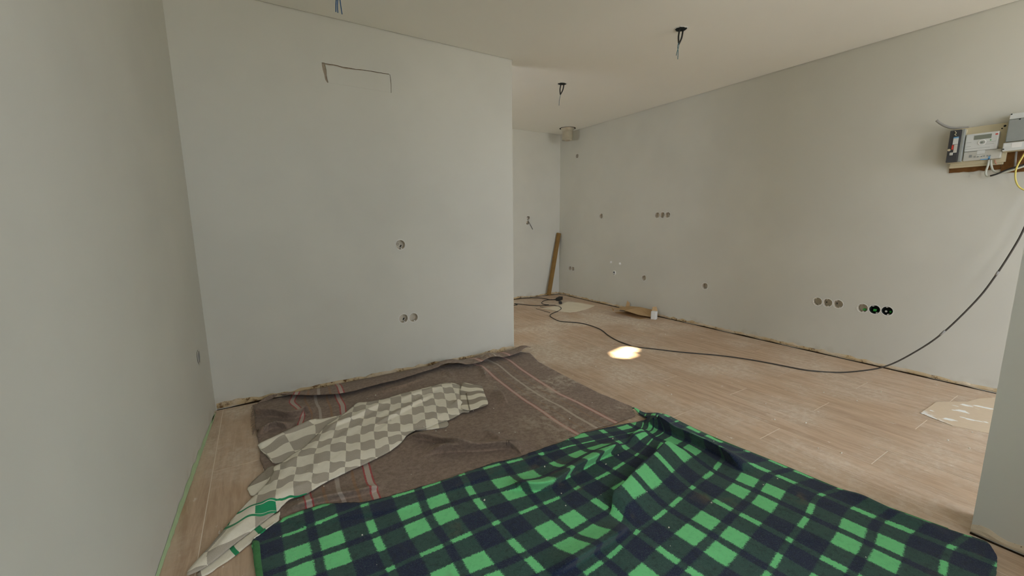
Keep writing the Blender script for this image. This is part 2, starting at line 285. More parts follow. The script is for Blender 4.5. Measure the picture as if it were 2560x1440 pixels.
D['C_F5'] = [(0.642, 2.042), (0.658, 2.036), (0.79, 1.99), (0.819, 2.007), (0.835, 2.086), (0.764, 2.113), (0.653, 2.074)]
D['C_F2L'] = [(0, 0.45, -0.132, 1.971), (1, 0.45, -0.056, 1.991), (0, 0, -0.115, 1.892), (1, 1, -0.032, 2.097), (0.4, 0.95, -0.084, 2.051)]
D['C_F3L'] = [(0, 0, -0.271, 1.532), (1, 0, -0.019, 1.7), (0.805, 0, -0.087, 1.653), (0.5, 0, -0.165, 1.59), (0.1, 0, -0.243, 1.552), (0.1, 1, -0.255, 1.582), (0.8, 1, -0.105, 1.691)]
D['C_F4L'] = [(0, 3, 1.125, 2.477), (1, 3, 1.219, 2.374), (0, 0, 0.973, 2.063), (1, 0, 1.102, 2.075), (0, 1.5, 1.047, 2.265), (1, 1.5, 1.163, 2.234)]
D['STITCH'] = [(1.059, 2.289), (0.976, 2.066)]
D['CORD'] = [(3.148, 5.04), (3.372, 5.004), (3.519, 4.902), (3.565, 4.716), (3.552, 4.576)]
D['CORD2'] = [(2.977, 4.757), (3.033, 4.65), (3.145, 4.474), (3.341, 4.374), (3.367, 4.258), (3.313, 4.139), (3.195, 4.041), (3.025, 3.96), (2.926, 3.868), (2.877, 3.726), (2.862, 3.595), (2.913, 3.515), (2.982, 3.424), (3.013, 3.293), (2.99, 3.083), (2.893, 2.869), (2.835, 2.705), (2.816, 2.561), (2.826, 2.452), (2.917, 2.306), (3.024, 2.141), (3.218, 1.898), (3.328, 1.693), (3.392, 1.483), (3.438, 1.338), (3.563, 1.207)]
D['AIR'] = [(3.62, 1.086, 0.042), (3.68, 0.975, 0.096), (3.73, 0.872, 0.195), (3.78, 0.745, 0.364), (3.83, 0.622, 0.609), (3.86, 0.563, 0.776), (3.89, 0.516, 0.949), (3.905, 0.493, 1.06)]
D['LOOP'] = [(3.552, 4.576), (3.513, 4.676), (3.402, 4.642), (3.289, 4.543), (3.251, 4.435), (3.289, 4.376)]
D['SUN'] = [(2.529, 2.445), (2.625, 2.477), (2.748, 2.508), (2.808, 2.482), (2.792, 2.422), (2.742, 2.386), (2.678, 2.374), (2.659, 2.321), (2.602, 2.296), (2.507, 2.296), (2.465, 2.336)]
D['CREAM'] = [(3.091, 4.287), (3.403, 4.295), (3.579, 4.41), (3.681, 4.447), (3.759, 4.322), (3.798, 4.026), (3.516, 3.909), (3.345, 3.881), (3.253, 3.888), (3.213, 3.942), (3.172, 4.027)]
D['PAINTS'] = [(3.206, 0.661), (3.323, 0.659), (3.487, 0.658), (3.658, 0.555), (3.768, 0.532), (3.926, 0.465), (3.196, 0.327), (3.197, 0.389), (3.152, 0.52)]
D['STICKS'] = [(3.025, 4.302), (3.046, 4.028), (3.142, 4.377), (3.165, 4.06)]

# ------------------------------------------------------------------ cloth materials (pattern is woven in: follows the cloth's own UV)
def uvz(t):
    tc = t.n.new('ShaderNodeTexCoord'); return tc.outputs['UV']
def fuzz(t, strength=.5, dist=.003, scale=330):
    v = t.coord('Object'); n = t.noise(v, scale, 3, .7); n2 = t.noise(v, 60, 4, .65)
    t.bump(t.math('ADD', n, t.math('MULTIPLY', n2, .7)), strength, dist)
    t.b.inputs['Sheen Weight'].default_value = 0.12; t.b.inputs['Sheen Roughness'].default_value = 0.6
    return v, n, n2
# green and navy plaid
t = NT('plaid_wool', 0.95, 0.05); v, n, n2 = fuzz(t, .7, .004)
u_, v_, _z = t.sep(uvz(t))
jx = t.math('MULTIPLY', t.math('SUBTRACT', t.noise(v, 240, 2), .5), .045); jy = t.math('MULTIPLY', t.math('SUBTRACT', t.noise(v, 190, 2), .5), .045)
def sett(x, w0, th):
    f = t.math('ABSOLUTE', t.math('SUBTRACT', t.math('FRACT', t.math('ADD', x, 100.5)), .5))
    wide = t.math('MULTIPLY', t.ss(f, .032, .050), t.math('SUBTRACT', 1.0, t.ss(f, w0-.010, w0+.010)))
    return t.math('ADD', wide, t.ss(f, .5-th-.008, .5-th+.008), clamp=True)
bu = sett(t.math('ADD', u_, jx), .245, .036); bv = sett(t.math('ADD', v_, jy), .240, .026)
both = t.math('MULTIPLY', bu, bv); anyb = t.math('MAXIMUM', bu, bv)
c = t.mix(anyb, (0.014, 0.021, 0.060), (0.036, 0.092, 0.076)); c = t.mix(both, c, (0.20, 0.76, 0.30))
c = t.mix(t.math('MULTIPLY', t.ss(n, .48, .70), .42), c, t.mix(both, (0.11, 0.19, 0.17), (0.30, 0.66, 0.36)))            # loose pale fibres
c = t.mix(t.math('MULTIPLY', t.ss(n2, .46, .74), .55), c, t.mix(both, (0.012, 0.02, 0.025), (0.15, 0.60, 0.23)))
st = t.noise(v, 3.2, 4, .6); st2 = t.noise(v, 10, 4, .6)
c = t.mix(t.math('MULTIPLY', t.math('MULTIPLY', t.ss(st, .56, .68), t.ss(st2, .46, .62)), .45), c, (0.17, 0.14, 0.07))   # faded brown stains
M['plaid'] = t.base(c)
t = NT('green_hem', 0.95, 0.05); v, n, n2 = fuzz(t, .6, .003); M['hem'] = t.base(t.mix(n2, (0.035, 0.16, 0.05), (0.07, 0.26, 0.08)))
# brown blanket, stripes across
t = NT('brown_wool', 0.95, 0.05); v, n, n2 = fuzz(t, .55, .003)
u_, v_, _z = t.sep(uvz(t)); u_ = t.math('ADD', u_, t.math('MULTIPLY', t.math('SUBTRACT', t.noise(v, 120, 2), .5), .006))
br = t.mix(t.ss(n2, .3, .7), (0.195, 0.140, 0.106), (0.295, 0.220, 0.170))
def stripe(c, x, hw, col, f=1.0, soft=.0016):
    return t.mix(t.math('MULTIPLY', t.band(u_, x, hw, soft), f), c, col)
beige = (0.47, 0.40, 0.34); redc = (0.42, 0.06, 0.06)
for x in (.100, .345): br = stripe(br, x, .0175, redc, .9); br = stripe(br, x, .0105, beige)
br = stripe(br, .222, .0085, beige, .75)
for x in (.165, .285): br = stripe(br, x, .006, (0.34, 0.17, 0.07), .5, .003)
for x in (1.378, 1.622): br = stripe(br, x, .0125, (0.40, 0.11, 0.09), .9); br = stripe(br, x, .0085, (0.55, 0.38, 0.32))
br = stripe(br, 1.500, .0075, (0.50, 0.42, 0.34), .85)
for x in (1.44, 1.56): br = stripe(br, x, .005, (0.34, 0.20, 0.10), .4, .003)
dst = t.noise(v, 2.6, 5, .65); dst2 = t.noise(v, 26, 5, .7); px, py, pz = t.sep(v)
dm = t.math('MULTIPLY', t.math('MULTIPLY', t.ss(dst, .42, .66), t.ss(dst2, .40, .64)), t.math('ADD', .12, t.math('MULTIPLY', t.ss(px, .8, 1.7), .70)))
br = t.mix(dm, br, (0.54, 0.46, 0.36))                                                   # trodden plaster dust
br = t.mix(t.math('MULTIPLY', t.ss(n, .52, .75), .25), br, (0.42, 0.36, 0.30))
M['brown'] = t.base(br)
# beige checks with a green band
t = NT('check_blanket', 0.95, 0.05); v, n, n2 = fuzz(t, .45, .003)
u_, v_, _z = t.sep(uvz(t))
u_ = t.math('ADD', u_, t.math('MULTIPLY', t.math('SUBTRACT', t.noise(v, 200, 2), .5), .05))
wv = t.math('MULTIPLY', t.math('SINE', t.math('MULTIPLY', u_, 2*PI)), .075)
v2 = t.math('ADD', v_, wv)
below = t.math('LESS_THAN', v2, -5.08); inband = t.math('MULTIPLY', t.math('LESS_THAN', v2, -4.0), t.math('SUBTRACT', 1.0, below))
par = t.math('FLOORED_MODULO', t.math('ADD', t.math('FLOOR', u_), t.math('FLOOR', v2)), 2.0)
dark = t.math('GREATER_THAN', par, .5)
light_c = t.mix(n2, (0.80, 0.755, 0.63), (0.90, 0.86, 0.73)); dark_c = t.mix(n, (0.36, 0.32, 0.26), (0.56, 0.51, 0.42))
c = t.mix(dark, light_c, dark_c)
colodd = t.math('GREATER_THAN', t.math('FLOORED_MODULO', t.math('FLOOR', u_), 2.0), .5)
grn = (0.02, 0.30, 0.13)
bandc = t.mix(t.math('MULTIPLY', colodd, t.band(v2, -4.55, .33, .02)), light_c, grn)
bandc = t.mix(t.math('MAXIMUM', t.band(v2, -4.09, .085, .02), t.band(v2, -4.99, .085, .02)), bandc, grn)
c = t.mix(inband, c, bandc)
gr = t.noise(v, 4, 5, .6); c = t.mix(t.math('MULTIPLY', t.ss(gr, .52, .75), .18), c, (0.30, 0.26, 0.18))
M['check'] = t.base(c)
def two_tone(name, expr):
    t = NT(name, 0.95, 0.05); v, n, n2 = fuzz(t, .45, .003); u_, v_, _z = t.sep(uvz(t))
    lc = t.mix(n2, (0.76, 0.715, 0.58), (0.86, 0.815, 0.68)); dc = t.mix(n, (0.27, 0.235, 0.18), (0.42, 0.365, 0.29))
    return t.base(expr(t, u_, v_, lc, dc))
M['hemstripes'] = two_tone('striped_hem', lambda t, u, v, l, d: t.mix(t.math('GREATER_THAN', t.math('FRACT', t.math('ADD', v, t.math('MULTIPLY', t.math('SINE', t.math('MULTIPLY', u, 6.0)), .09))), .5), l, d))
M['underside'] = two_tone('blanket_underside', lambda t, u, v, l, d: t.mix(t.math('LESS_THAN', u, .06), t.mix(t.math('MAXIMUM', t.band(u, .50, .030, .004), t.band(u, .805, .030, .004)), l, (0.02, 0.28, 0.11)), d))
M['flapdark'] = two_tone('folded_corner', lambda t, u, v, l, d: t.mix(t.math('GREATER_THAN', v, .45), l, d))

# ------------------------------------------------------------------ cloth geometry
def tps(ctrl, smooth=1e-4):
    """ctrl: (u, v, x, y) -> function xy -> uv (thin plate spline)"""
    C = np.array(ctrl, float); X = C[:, 2:]; U = C[:, :2]; k = len(X)
    def phi(r2): return np.where(r2 > 1e-12, r2*np.log(np.maximum(r2, 1e-12)), 0.0)
    d2 = ((X[:, None]-X[None])**2).sum(-1); K = phi(d2) + smooth*np.eye(k)
    P = np.hstack([np.ones((k, 1)), X]); A = np.zeros((k+3, k+3)); A[:k, :k] = K; A[:k, k:] = P; A[k:, :k] = P.T
    W = np.linalg.solve(A, np.vstack([U, np.zeros((3, 2))]))
    def f(Q):
        Q = np.asarray(Q, float); d = ((Q[:, None]-X[None])**2).sum(-1)
        return phi(d) @ W[:k] + np.hstack([np.ones((len(Q), 1)), Q]) @ W[k:]
    return f
class Ridge:
    """a fold of cloth along a polyline; w_l / w_r half widths left and right of its direction; lean pushes the crest sideways (+ = left)"""
    def __init__(s, pts, h, w_l, w_r, lean=0.0, taper=.25):
        s.P = [Vector((*p[:2], 0)) for p in smooth_path([(p[0], p[1], 0) for p in pts], 5)]; s.h = h; s.wl = w_l; s.wr = w_r; s.lean = lean; s.tp = taper
        s.L = [0.0]
        for a, b in zip(s.P, s.P[1:]): s.L.append(s.L[-1]+(b-a).length)
    def near(s, Q, rad):
        P = np.array([(p.x, p.y) for p in s.P]); A = P[:-1]; AB = P[1:]-A; l2 = (AB**2).sum(1)+1e-14
        out = np.zeros(len(Q), bool)
        sel = np.where((Q[:, 0] > P[:, 0].min()-rad) & (Q[:, 0] < P[:, 0].max()+rad) & (Q[:, 1] > P[:, 1].min()-rad) & (Q[:, 1] < P[:, 1].max()+rad))[0]
        if len(sel):
            rel = Q[sel][:, None]-A[None]; t_ = np.clip((rel*AB[None]).sum(-1)/l2, 0, 1)
            out[sel] = (((rel-AB[None]*t_[..., None])**2).sum(-1)).min(1) < rad*rad
        return out
    def __call__(s, Q):
        P = np.array([(p.x, p.y) for p in s.P]); A = P[:-1]; AB = P[1:]-A; l2 = (AB**2).sum(1)+1e-14; ln = np.sqrt(l2)
        z = np.zeros(len(Q)); dx = z.copy(); dy = z.copy(); R = 3*max(s.wl, s.wr)
        sel = np.where((Q[:, 0] > P[:, 0].min()-R) & (Q[:, 0] < P[:, 0].max()+R) & (Q[:, 1] > P[:, 1].min()-R) & (Q[:, 1] < P[:, 1].max()+R))[0]
        if len(sel) == 0: return z, dx, dy
        q = Q[sel]; rel = q[:, None]-A[None]; t_ = np.clip((rel*AB[None]).sum(-1)/l2, 0, 1)
        d = rel-AB[None]*t_[..., None]; dist = np.sqrt((d**2).sum(-1)); k = dist.argmin(1); r = np.arange(len(q))
        nx = -AB[k, 1]/ln[k]; ny = AB[k, 0]/ln[k]; sd_ = d[r, k, 0]*nx+d[r, k, 1]*ny; best = dist[r, k]
        bs = (np.array(s.L)[k]+t_[r, k]*ln[k])/s.L[-1]; wd = np.where(sd_ > 0, s.wl, s.wr)
        tap = np.clip(np.minimum(bs, 1-bs)/max(s.tp, 1e-6), 0, 1); tap = tap*tap*(3-2*tap)
        pr = np.exp(-(best/wd)**2)*tap
        z[sel] = s.h*pr; dx[sel] = nx*s.lean*pr; dy[sel] = ny*s.lean*pr
        return z, dx, dy
def clean_outline(pts, res, jitter=0.0, closed_smooth=True):
    P = [Vector((x, y, 0)) for x, y in pts]; out = []
    for i in range(len(P)):
        a = P[i]; b = P[(i+1) % len(P)]; k = max(1, int((b-a).length/res))
        for j in range(k): out.append(a+(b-a)*(j/k))
    if closed_smooth:
        for _ in range(2): out = [(out[i-1]+out[i]*2+out[(i+1) % len(out)])/4 for i in range(len(out))]
    if jitter:
        out = [p+Vector((noise.noise(p*60), noise.noise(p*60+Vector((9, 3, 1))), 0))*jitter for p in out]
    return out
def inside(x, y, P):
    c = False; j = len(P)-1
    for i in range(len(P)):
        if (P[i].y > y) != (P[j].y > y) and x < (P[j].x-P[i].x)*(y-P[i].y)/(P[j].y-P[i].y)+P[i].x: c = not c
        j = i
    return c
def inside_np(Q, P):
    c = np.zeros(len(Q), bool); x = Q[:, 0]; y = Q[:, 1]; j = len(P)-1
    for i in range(len(P)):
        yi, yj, xi, xj = P[i].y, P[j].y, P[i].x, P[j].x
        if yi != yj: c ^= ((yi > y) != (yj > y)) & (x < (xj-xi)*(y-yi)/(yj-yi)+xi)
        j = i
    return c
def cloth(name, outline, zf, uvf, mat, parent, res=.014, thick=.004, jitter=.002, smooth=True, fine=()):
    O = clean_outline(outline, res, jitter, smooth)
    pts = [Vector((p.x, p.y)) for p in O]; k = len(pts)
    xs = [p.x for p in O]; ys = [p.y for p in O]
    gy = np.arange(min(ys), max(ys), res*.87); gx = np.arange(min(xs), max(xs), res)
    IN = np.array([(x+(res/2 if r % 2 else 0), y) for r, y in enumerate(gy) for x in gx]); IN = IN[inside_np(IN, O)]
    if fine:                                                    # finer mesh along the folds
        def near(Q):
            m_ = np.zeros(len(Q), bool)
            for r in fine: m_ |= r.near(Q, .036)
            return m_
        IN = IN[~near(IN)]; fr = res*.5
        FQ = np.array([(x+(fr/2 if r % 2 else 0), y) for r, y in enumerate(np.arange(min(ys), max(ys), fr*.87)) for x in np.arange(min(xs), max(xs), fr)])
        FQ = FQ[near(FQ)]; FQ = FQ[inside_np(FQ, O)]; IN = np.vstack([IN, FQ])
    BO = np.array([(p.x, p.y) for p in pts])
    if len(IN):
        keep = np.ones(len(IN), bool)
        for b in BO: keep &= ((IN-b)**2).sum(1) > (res*.5)**2
        pts += [Vector(tuple(q)) for q in IN[keep]]
    V, E_, Fc, *_ = delaunay_2d_cdt(pts, [(i, (i+1) % k) for i in range(k)], [list(range(k))], 1, 1e-6)
    XY = np.array([(p.x, p.y) for p in V]); UV = uvf(XY)
    z, dx, dy = zf(XY); co = np.stack([XY[:, 0]+dx, XY[:, 1]+dy, z], 1).tolist()
    me = bpy.data.meshes.new(name); me.from_pydata(co, [], [list(f) for f in Fc]); me.update()
    uvl = me.uv_layers.new(name='UVMap')
    li = np.empty(len(me.loops), np.int32); me.loops.foreach_get('vertex_index', li)
    uvl.data.foreach_set('uv', UV[li].astype(np.float32).ravel())
    for p in me.polygons: p.use_smooth = True
    if sum(p.normal.z for p in me.polygons) < 0: me.flip_normals()
    o = mesh_obj(name, me, mat, parent)
    md = o.modifiers.new('thickness', 'SOLIDIFY'); md.thickness = thick; md.offset = -1
    return o
def ripple(Q, amp, sc, seed=0.0, sy=None):
    nn = noise.noise; sy = sy or sc
    return amp*np.array([nn((x*sc, y*sy, seed))+.5*nn((x*sc*2.3, y*sy*2.3, seed+5)) for x, y in Q.tolist()])
def one(f, x, y): return float(f(np.array([[x, y]]))[0][0])

# ================================================================== THE ROOM
H = 2.40; XR = 3.985; YM = 2.979; XE = 1.857; YB = 5.040; YF = -1.60
LA = Vector((-0.306, YM, 0)); LD = Vector((-0.062, -1.249, 0)).normalized()      # left wall: start and direction
LN = Vector((-LD.y, LD.x, 0))                                                   # points into the room (+x)
WT = H + .05
# floor: pale slab with separate boards
slab = struct(bm_obj('floor', box_bm(-.75, XR, YF, YB, -.06, -.0009), M['grout']), 'wood-look plank floor dusted with plaster')
PW, PL = .2005, 1.194; X0 = 1.937; OFF = (1.41, 1.012, .615); GAP = .0030
plank_mesh = {}
def plank(x0, x1, y0, y1):
    key = (round(x1-x0, 3), round(y1-y0, 3))
    if key not in plank_mesh:
        a, b = key[0]/2, key[1]/2; me = bpy.data.meshes.new('plank'); bm = bmesh.new()
        top = [bm.verts.new((sx*(a-.0005), sy*(b-.0005), 0)) for sx, sy in ((-1, -1), (1, -1), (1, 1), (-1, 1))]
        low = [bm.verts.new((sx*a, sy*b, -.0005)) for sx, sy in ((-1, -1), (1, -1), (1, 1), (-1, 1))]
        bot = [bm.verts.new((sx*a, sy*b, -.008)) for sx, sy in ((-1, -1), (1, -1), (1, 1), (-1, 1))]
        bm.faces.new(top)
        for r1, r2 in ((low, top), (bot, low)):
            for i in range(4): bm.faces.new((r1[i], r1[(i+1) % 4], r2[(i+1) % 4], r2[i]))
        bm.to_mesh(me); bm.free(); me.materials.append(M['plank']); plank_mesh[key] = me
    o = bpy.data.objects.new('plank', plank_mesh[key]); o.location = ((x0+x1)/2, (y0+y1)/2, 0); link(o, slab)
for k in range(-13, 11):
    xa = max(X0+k*PW, -.75)+GAP/2; xb = min(X0+(k+1)*PW, XR)-GAP/2
    if xb-xa < .01: continue
    j = OFF[k % 3]-PL*3
    while j < YB:
        ya = max(j, YF)+GAP/2; yb = min(j+PL, YB)-GAP/2
        if yb-ya > .02: plank(xa, xb, ya, yb)
        j += PL
# ceiling board hung just clear of the walls, concrete slab over it
g = .007
bm = bmesh.new()
lx = lambda y: LA.x + LD.x/LD.y*(y-YM)
poly = [(lx(YM)+g, YM-g), (XE+g, YM-g), (XE+g, 3.10+g), (.2+g, 3.10+g), (.2+g, YB-g), (XR-g, YB-g), (XR-g, YF+g), (lx(YF)+g, YF+g)]
ceil = struct(bm_obj('ceiling', prism(poly[::-1], .018, (0, 0, H+.018), (1, 0, 0), (0, -1, 0)) if False else prism(poly, .018, (0, 0, H), (1, 0, 0), (0, 1, 0)), M['ceil']), 'smooth off-white plasterboard ceiling with a shadow gap')
bm_obj('slab', box_bm(-.9, XR+.15, YF-.12, YB+.15, H+.05, H+.15), M['ceil'], ceil)

def cut(o, bm_cut, mat):
    """cut real openings into a wall; the cut faces take the raw plaster material"""
    bmesh.ops.recalc_face_normals(bm_cut, faces=bm_cut.faces)
    me = bpy.data.meshes.new('cutter'); bm_cut.to_mesh(me); bm_cut.free(); me.materials.append(mat)
    c = bpy.data.objects.new('cutter', me); COL.objects.link(c)
    md = o.modifiers.new('b', 'BOOLEAN'); md.operation = 'DIFFERENCE'; md.solver = 'EXACT'; md.use_self = True; md.object = c
    try: md.material_mode = 'TRANSFER'
    except Exception: pass
    dg = bpy.context.evaluated_depsgraph_get(); dg.update()
    new = bpy.data.meshes.new_from_object(o.evaluated_get(dg)); o.modifiers.clear(); o.data = new
    bpy.data.objects.remove(c); bpy.data.meshes.remove(me)
def cyl_cut(bm, p, axis, r, depth, sides=24, wob=.0):
    ax = Vector(axis); a = Vector((0, 0, 1)); b = ax.cross(a); p = Vector(p)
    pr = [r*(1+wob*noise.noise(Vector((k*.9, p.y*7, p.z*5)))) for k in range(sides)]
    A = [bm.verts.new(p-ax*.02+(a*math.cos(2*PI*k/sides)+b*math.sin(2*PI*k/sides))*pr[k]) for k in range(sides)]
    B = [bm.verts.new(p+ax*depth+(a*math.cos(2*PI*k/sides)+b*math.sin(2*PI*k/sides))*pr[k]) for k in range(sides)]
    bm.faces.new(A); bm.faces.new(B[::-1])
    for k in range(sides): bm.faces.new((A[k], B[k], B[(k+1) % sides], A[(k+1) % sides]))

# recess boxes: (coordinate along wall, height, radius)
BR = .034
RBOX = [(4.654, 2.047, .030), (4.142, 1.198, .034), (3.225, 1.191, .034), (3.153, 1.191, .034), (3.082, 1.191, .034), (4.778, .430, .032), (4.709, .430, .032),
        (3.377, .438, .034), (2.571, .441, .034), (1.539, .440, BR), (1.466, .441, BR), (1.393, .442, BR), (1.232, .437, BR), (1.157, .439, BR), (1.083, .441, BR)]
MBOX = [(.889, .970, .036), (.884, .420, BR), (.961, .418, BR)]
BBOX = [(3.407, 1.186, .030), (3.393, 1.113, .030)]
wr = struct(bm_obj('wall_right', box_bm(XR, XR+.15, YF-.1, YB+.15, -.05, WT), M['wall']), 'long white painted wall with recessed socket boxes')
cb = bmesh.new()
for y, z, r in RBOX: cyl_cut(cb, (XR, y, z), (1, 0, 0), r+.0008, .052)
cyl_cut(cb, (XR, 3.869, .453), (1, 0, 0), .030, .05, wob=.25)
cut(wr, cb, M['raw'])
wc = struct(bm_obj('wall_center', box_bm(-.50, XE, YM, 3.10, -.05, WT), M['wall']), 'white painted partition wall with a free right end')
cb = bmesh.new()
for x, z, r in MBOX: cyl_cut(cb, (x, YM, z), (0, 1, 0), r+.0008, .052)
# cracked outline of a filled-in opening: grooves of uneven width
def groove(bm, pts, wd, depth):
    """pts on the wall (x, z), wd list of half widths"""
    up, lo = [], []
    for i, (x, z) in enumerate(pts):
        a = Vector(pts[max(i-1, 0)]); b = Vector(pts[min(i+1, len(pts)-1)]); d = (b-a).normalized(); n_ = Vector((-d.y, d.x))
        up.append((x+n_.x*wd[i], z+n_.y*wd[i])); lo.append((x-n_.x*wd[i], z-n_.y*wd[i]))
    poly = up+lo[::-1]
    prism(poly, depth+.01, (0, YM+depth, 0), (1, 0, 0), (0, 0, 1), bm)
z9 = lambda pts: pts
groove(cb, [(.458, 2.128), (.460, 2.112), (.464, 2.085), (.467, 2.055), (.470, 2.030), (.478, 2.012)], [.008, .010, .011, .007, .007, .0035], .010)
gp = [(.463+i*.0272, 2.122+.010*i/15*.6+.0035*noise.noise(Vector((i*.7, 2, 0)))-(.004 if 3 < i < 8 else 0)) for i in range(16)]
groove(cb, gp, [.0022+.0022*abs(noise.noise(Vector((i*1.3, 7, 1))))+(.0015 if i < 7 else 0) for i in range(16)], .010)
groove(cb, [(.876, 2.127), (.879, 2.100), (.882, 2.070), (.879, 2.010)], [.0022, .0024, .0018, .0015], .008)
cut(wc, cb, M['raw'])
pt = bm_obj('plaster_patch', prism([(.482, 2.014), (.874, 2.012), (.877, 2.121), (.70, 2.117), (.60, 2.112), (.486, 2.116)], .0016, (0, YM, 0), (1, 0, 0), (0, 0, 1)), M['wall'], wc)
wb = struct(bm_obj('wall_back', box_bm(.05, XR, YB, YB+.15, -.05, WT), M['wall']), 'white back wall of the kitchen recess')
cb = bmesh.new()
for x, z, r in BBOX: cyl_cut(cb, (x, YB, z), (0, 1, 0), r+.0008, .05)
hole = []                                               # unseen hole, added and shaped so that the sun patch falls on the floor
for x, y in D['SUN']:
    s = (YB-y)/SUN_D.y; hole.append((x+SUN_D.x*s, SUN_D.z*s))
k1, k2 = -.06/SUN_D.y, .25/SUN_D.y
A_ = [cb.verts.new((x+SUN_D.x*k1, YB+SUN_D.y*k1, z+SUN_D.z*k1)) for x, z in hole]; B_ = [cb.verts.new((x+SUN_D.x*k2, YB+SUN_D.y*k2, z+SUN_D.z*k2)) for x, z in hole]
cb.faces.new(A_); cb.faces.new(B_[::-1])
for i in range(len(hole)): cb.faces.new((A_[i], B_[i], B_[(i+1) % len(hole)], A_[(i+1) % len(hole)]))
cut(wb, cb, M['raw'])
# left wall, slightly out of square
bm = bmesh.new(); L0 = LA-LD*.12; L1 = LA+LD*(YM-YF+.12)/abs(LD.y)
q = [L0, L1, L1-LN*.15, L0-LN*.15]
prism([(p.x, p.y) for p in q], WT+.05, (0, 0, -.05), (1, 0, 0), (0, 1, 0), bm)
wl = struct(bm_obj('wall_left', bm, M['wall']), 'white painted side wall on the left')
LB = (-.317, 2.683, .428)
cb = bmesh.new(); cyl_cut(cb, LB, tuple(-LN), .0355, .05)
cut(wl, cb, M['raw'])
# kitchen end wall, out of sight, with an opening added to brighten the kitchen
KX = .20
wk = struct(bm_obj('wall_kitchen', box_bm(KX-.03, KX, 3.05, YB+.1, -.05, WT), M['wall']), 'hidden end wall of the kitchen recess')
cb = bmesh.new()
box_bm(KX-.2, KX+.2, 3.34, 3.96, 1.15, 2.02, cb)
cut(wk, cb, M['raw'])
# front: wide glazed-shop opening behind the camera, and the stub wall at the right
wf = struct(bm_obj('wall_front', box_bm(-.80, XR+.15, YF-.10, YF, -.05, WT), M['wall']), 'front wall with a wide opening to the street')
cb = box_bm(2.30, 3.80, YF-.3, YF+.2, 0.0, 2.25); box_bm(-.1, 1.35, YF-.3, YF+.2, 1.08, 2.12, cb); cut(wf, cb, M['wall'])  # the left opening is added, unseen, to lift floor and wall light
wp = struct(bm_obj('wall_stub', prism([(2.098, .258), (2.098, -.20), (1.86, -.20), (1.86, -.34), (2.25, -.34), (2.25, .258)], WT+.02, (0, 0, -.02), (1, 0, 0), (0, 1, 0)), M['wall']), 'short wall stub close to the camera on the right')  # unseen nib at the near end added to shade the stub's face
struct(bm_obj('ground', box_bm(-9, 13, -16, YF-.1, -.12, -.02), plain('pavement_concrete', (0.42, 0.41, 0.39), .9, .1, 3)), 'concrete pavement outside')

# rough strips left where the skirting was pulled off
def rough_strip(name, a, b, nrm, h, seed, parent, step=.02, prot=.004):
    a = Vector((*a, 0)); b = Vector((*b, 0)); nrm = Vector((*nrm, 0)).normalized(); L = (b-a).length; k = max(2, int(L/step))
    bm = bmesh.new(); rows = []
    for i in range(k+1):
        p = a+(b-a)*i/k; s = p.x*1.0+p.y*1.0
        hh = h*(.72+.55*noise.noise(Vector((s*3.1, seed, 0)))+.35*noise.noise(Vector((s*17, seed, 2))))
        hh = max(.008, hh); o1 = prot*(1+.8*noise.noise(Vector((s*25, seed, 4)))); o2 = prot*(.6+.8*noise.noise(Vector((s*31, seed, 8))))
        rows.append([bm.verts.new(p+nrm*q_+Vector((0, 0, z_))) for q_, z_ in ((-.004, hh+.001), (o2*.5, hh), (o1+.001, hh*.62), (o2+.001, hh*.30), (.0006, .0075), (-.004, .006))])
    for i in range(k):
        for j in range(5): bm.faces.new((rows[i][j], rows[i+1][j], rows[i+1][j+1], rows[i][j+1]))
    bmesh.ops.recalc_face_normals(bm, faces=bm.faces)
    o = struct(bm_obj(name, bm, M['strip']), None)
    bm = bmesh.new(); rows = []
    for i in range(k+1):
        p = a+(b-a)*i/k; s = p.x+p.y; hh = max(.0025, .006+.012*noise.noise(Vector((s*5, seed, 11))))
        rows.append([bm.verts.new(p+nrm*q_+Vector((0, 0, z_))) for q_, z_ in ((-.002, hh), (prot*1.4, hh), (prot*1.5, .0), (-.002, .0))])
    for i in range(k):
        for j in range(3): bm.faces.new((rows[i][j], rows[i+1][j], rows[i+1][j+1], rows[i][j+1]))
    bmesh.ops.recalc_face_normals(bm, faces=bm.faces)
    bm_obj('painted_gap_shade', bm, M['gap'], o)  # raised dark strip standing in for the shaded gap under the torn plaster
    return o
rough_strip('trim_1', (XR, YB), (XR, YF), (-1, 0), .046, 3, wr)['label'] = 'torn brown skirting residue along the right wall'
rough_strip('trim_2', (.3, YB), (XR, YB), (0, -1), .042, 9, wb)['label'] = 'torn brown skirting residue along the kitchen back wall'
rough_strip('trim_3', (-.3, YM), (XE, YM), (0, -1), .050, 21, wc)['label'] = 'torn brown skirting residue along the partition wall'
rough_strip('trim_4', (2.098, .258), (2.098, -.18), (-1, 0), .050, 33, wp)['label'] = 'broken tan skirting residue on the wall stub'
# left wall: thin strip and torn green masking tape
p0 = LA+LD*.04; p1 = LA+LD*3.0
s5 = rough_strip('trim_5', (p0.x, p0.y), (p1.x, p1.y), (LN.x, LN.y), .012, 41, wl, prot=.003); s5['label'] = 'thin plaster edge and green masking tape along the left wall'
bm = bmesh.new(); rows = []
k = 90
for i in range(k+1):
    p = LA+LD*(.05+1.5*i/k); f = math.sin(PI*min(1, max(0, (i-6)/78)))
    hh = .010+.026*f*(.8+.5*noise.noise(Vector((i*.23, 3, 3))))
    rows.append([bm.verts.new(p+LN*q_+Vector((0, 0, z_))) for q_, z_ in ((.0012, hh), (.0042, hh*.5), (.006+.005*max(0, noise.noise(Vector((i*.5, 1, 1)))), .0015))])
for i in range(k):
    for j in range(2): bm.faces.new((rows[i][j], rows[i+1][j], rows[i+1][j+1], rows[i][j+1]))
bm_obj('masking_tape', bm, M['tape'], s5)

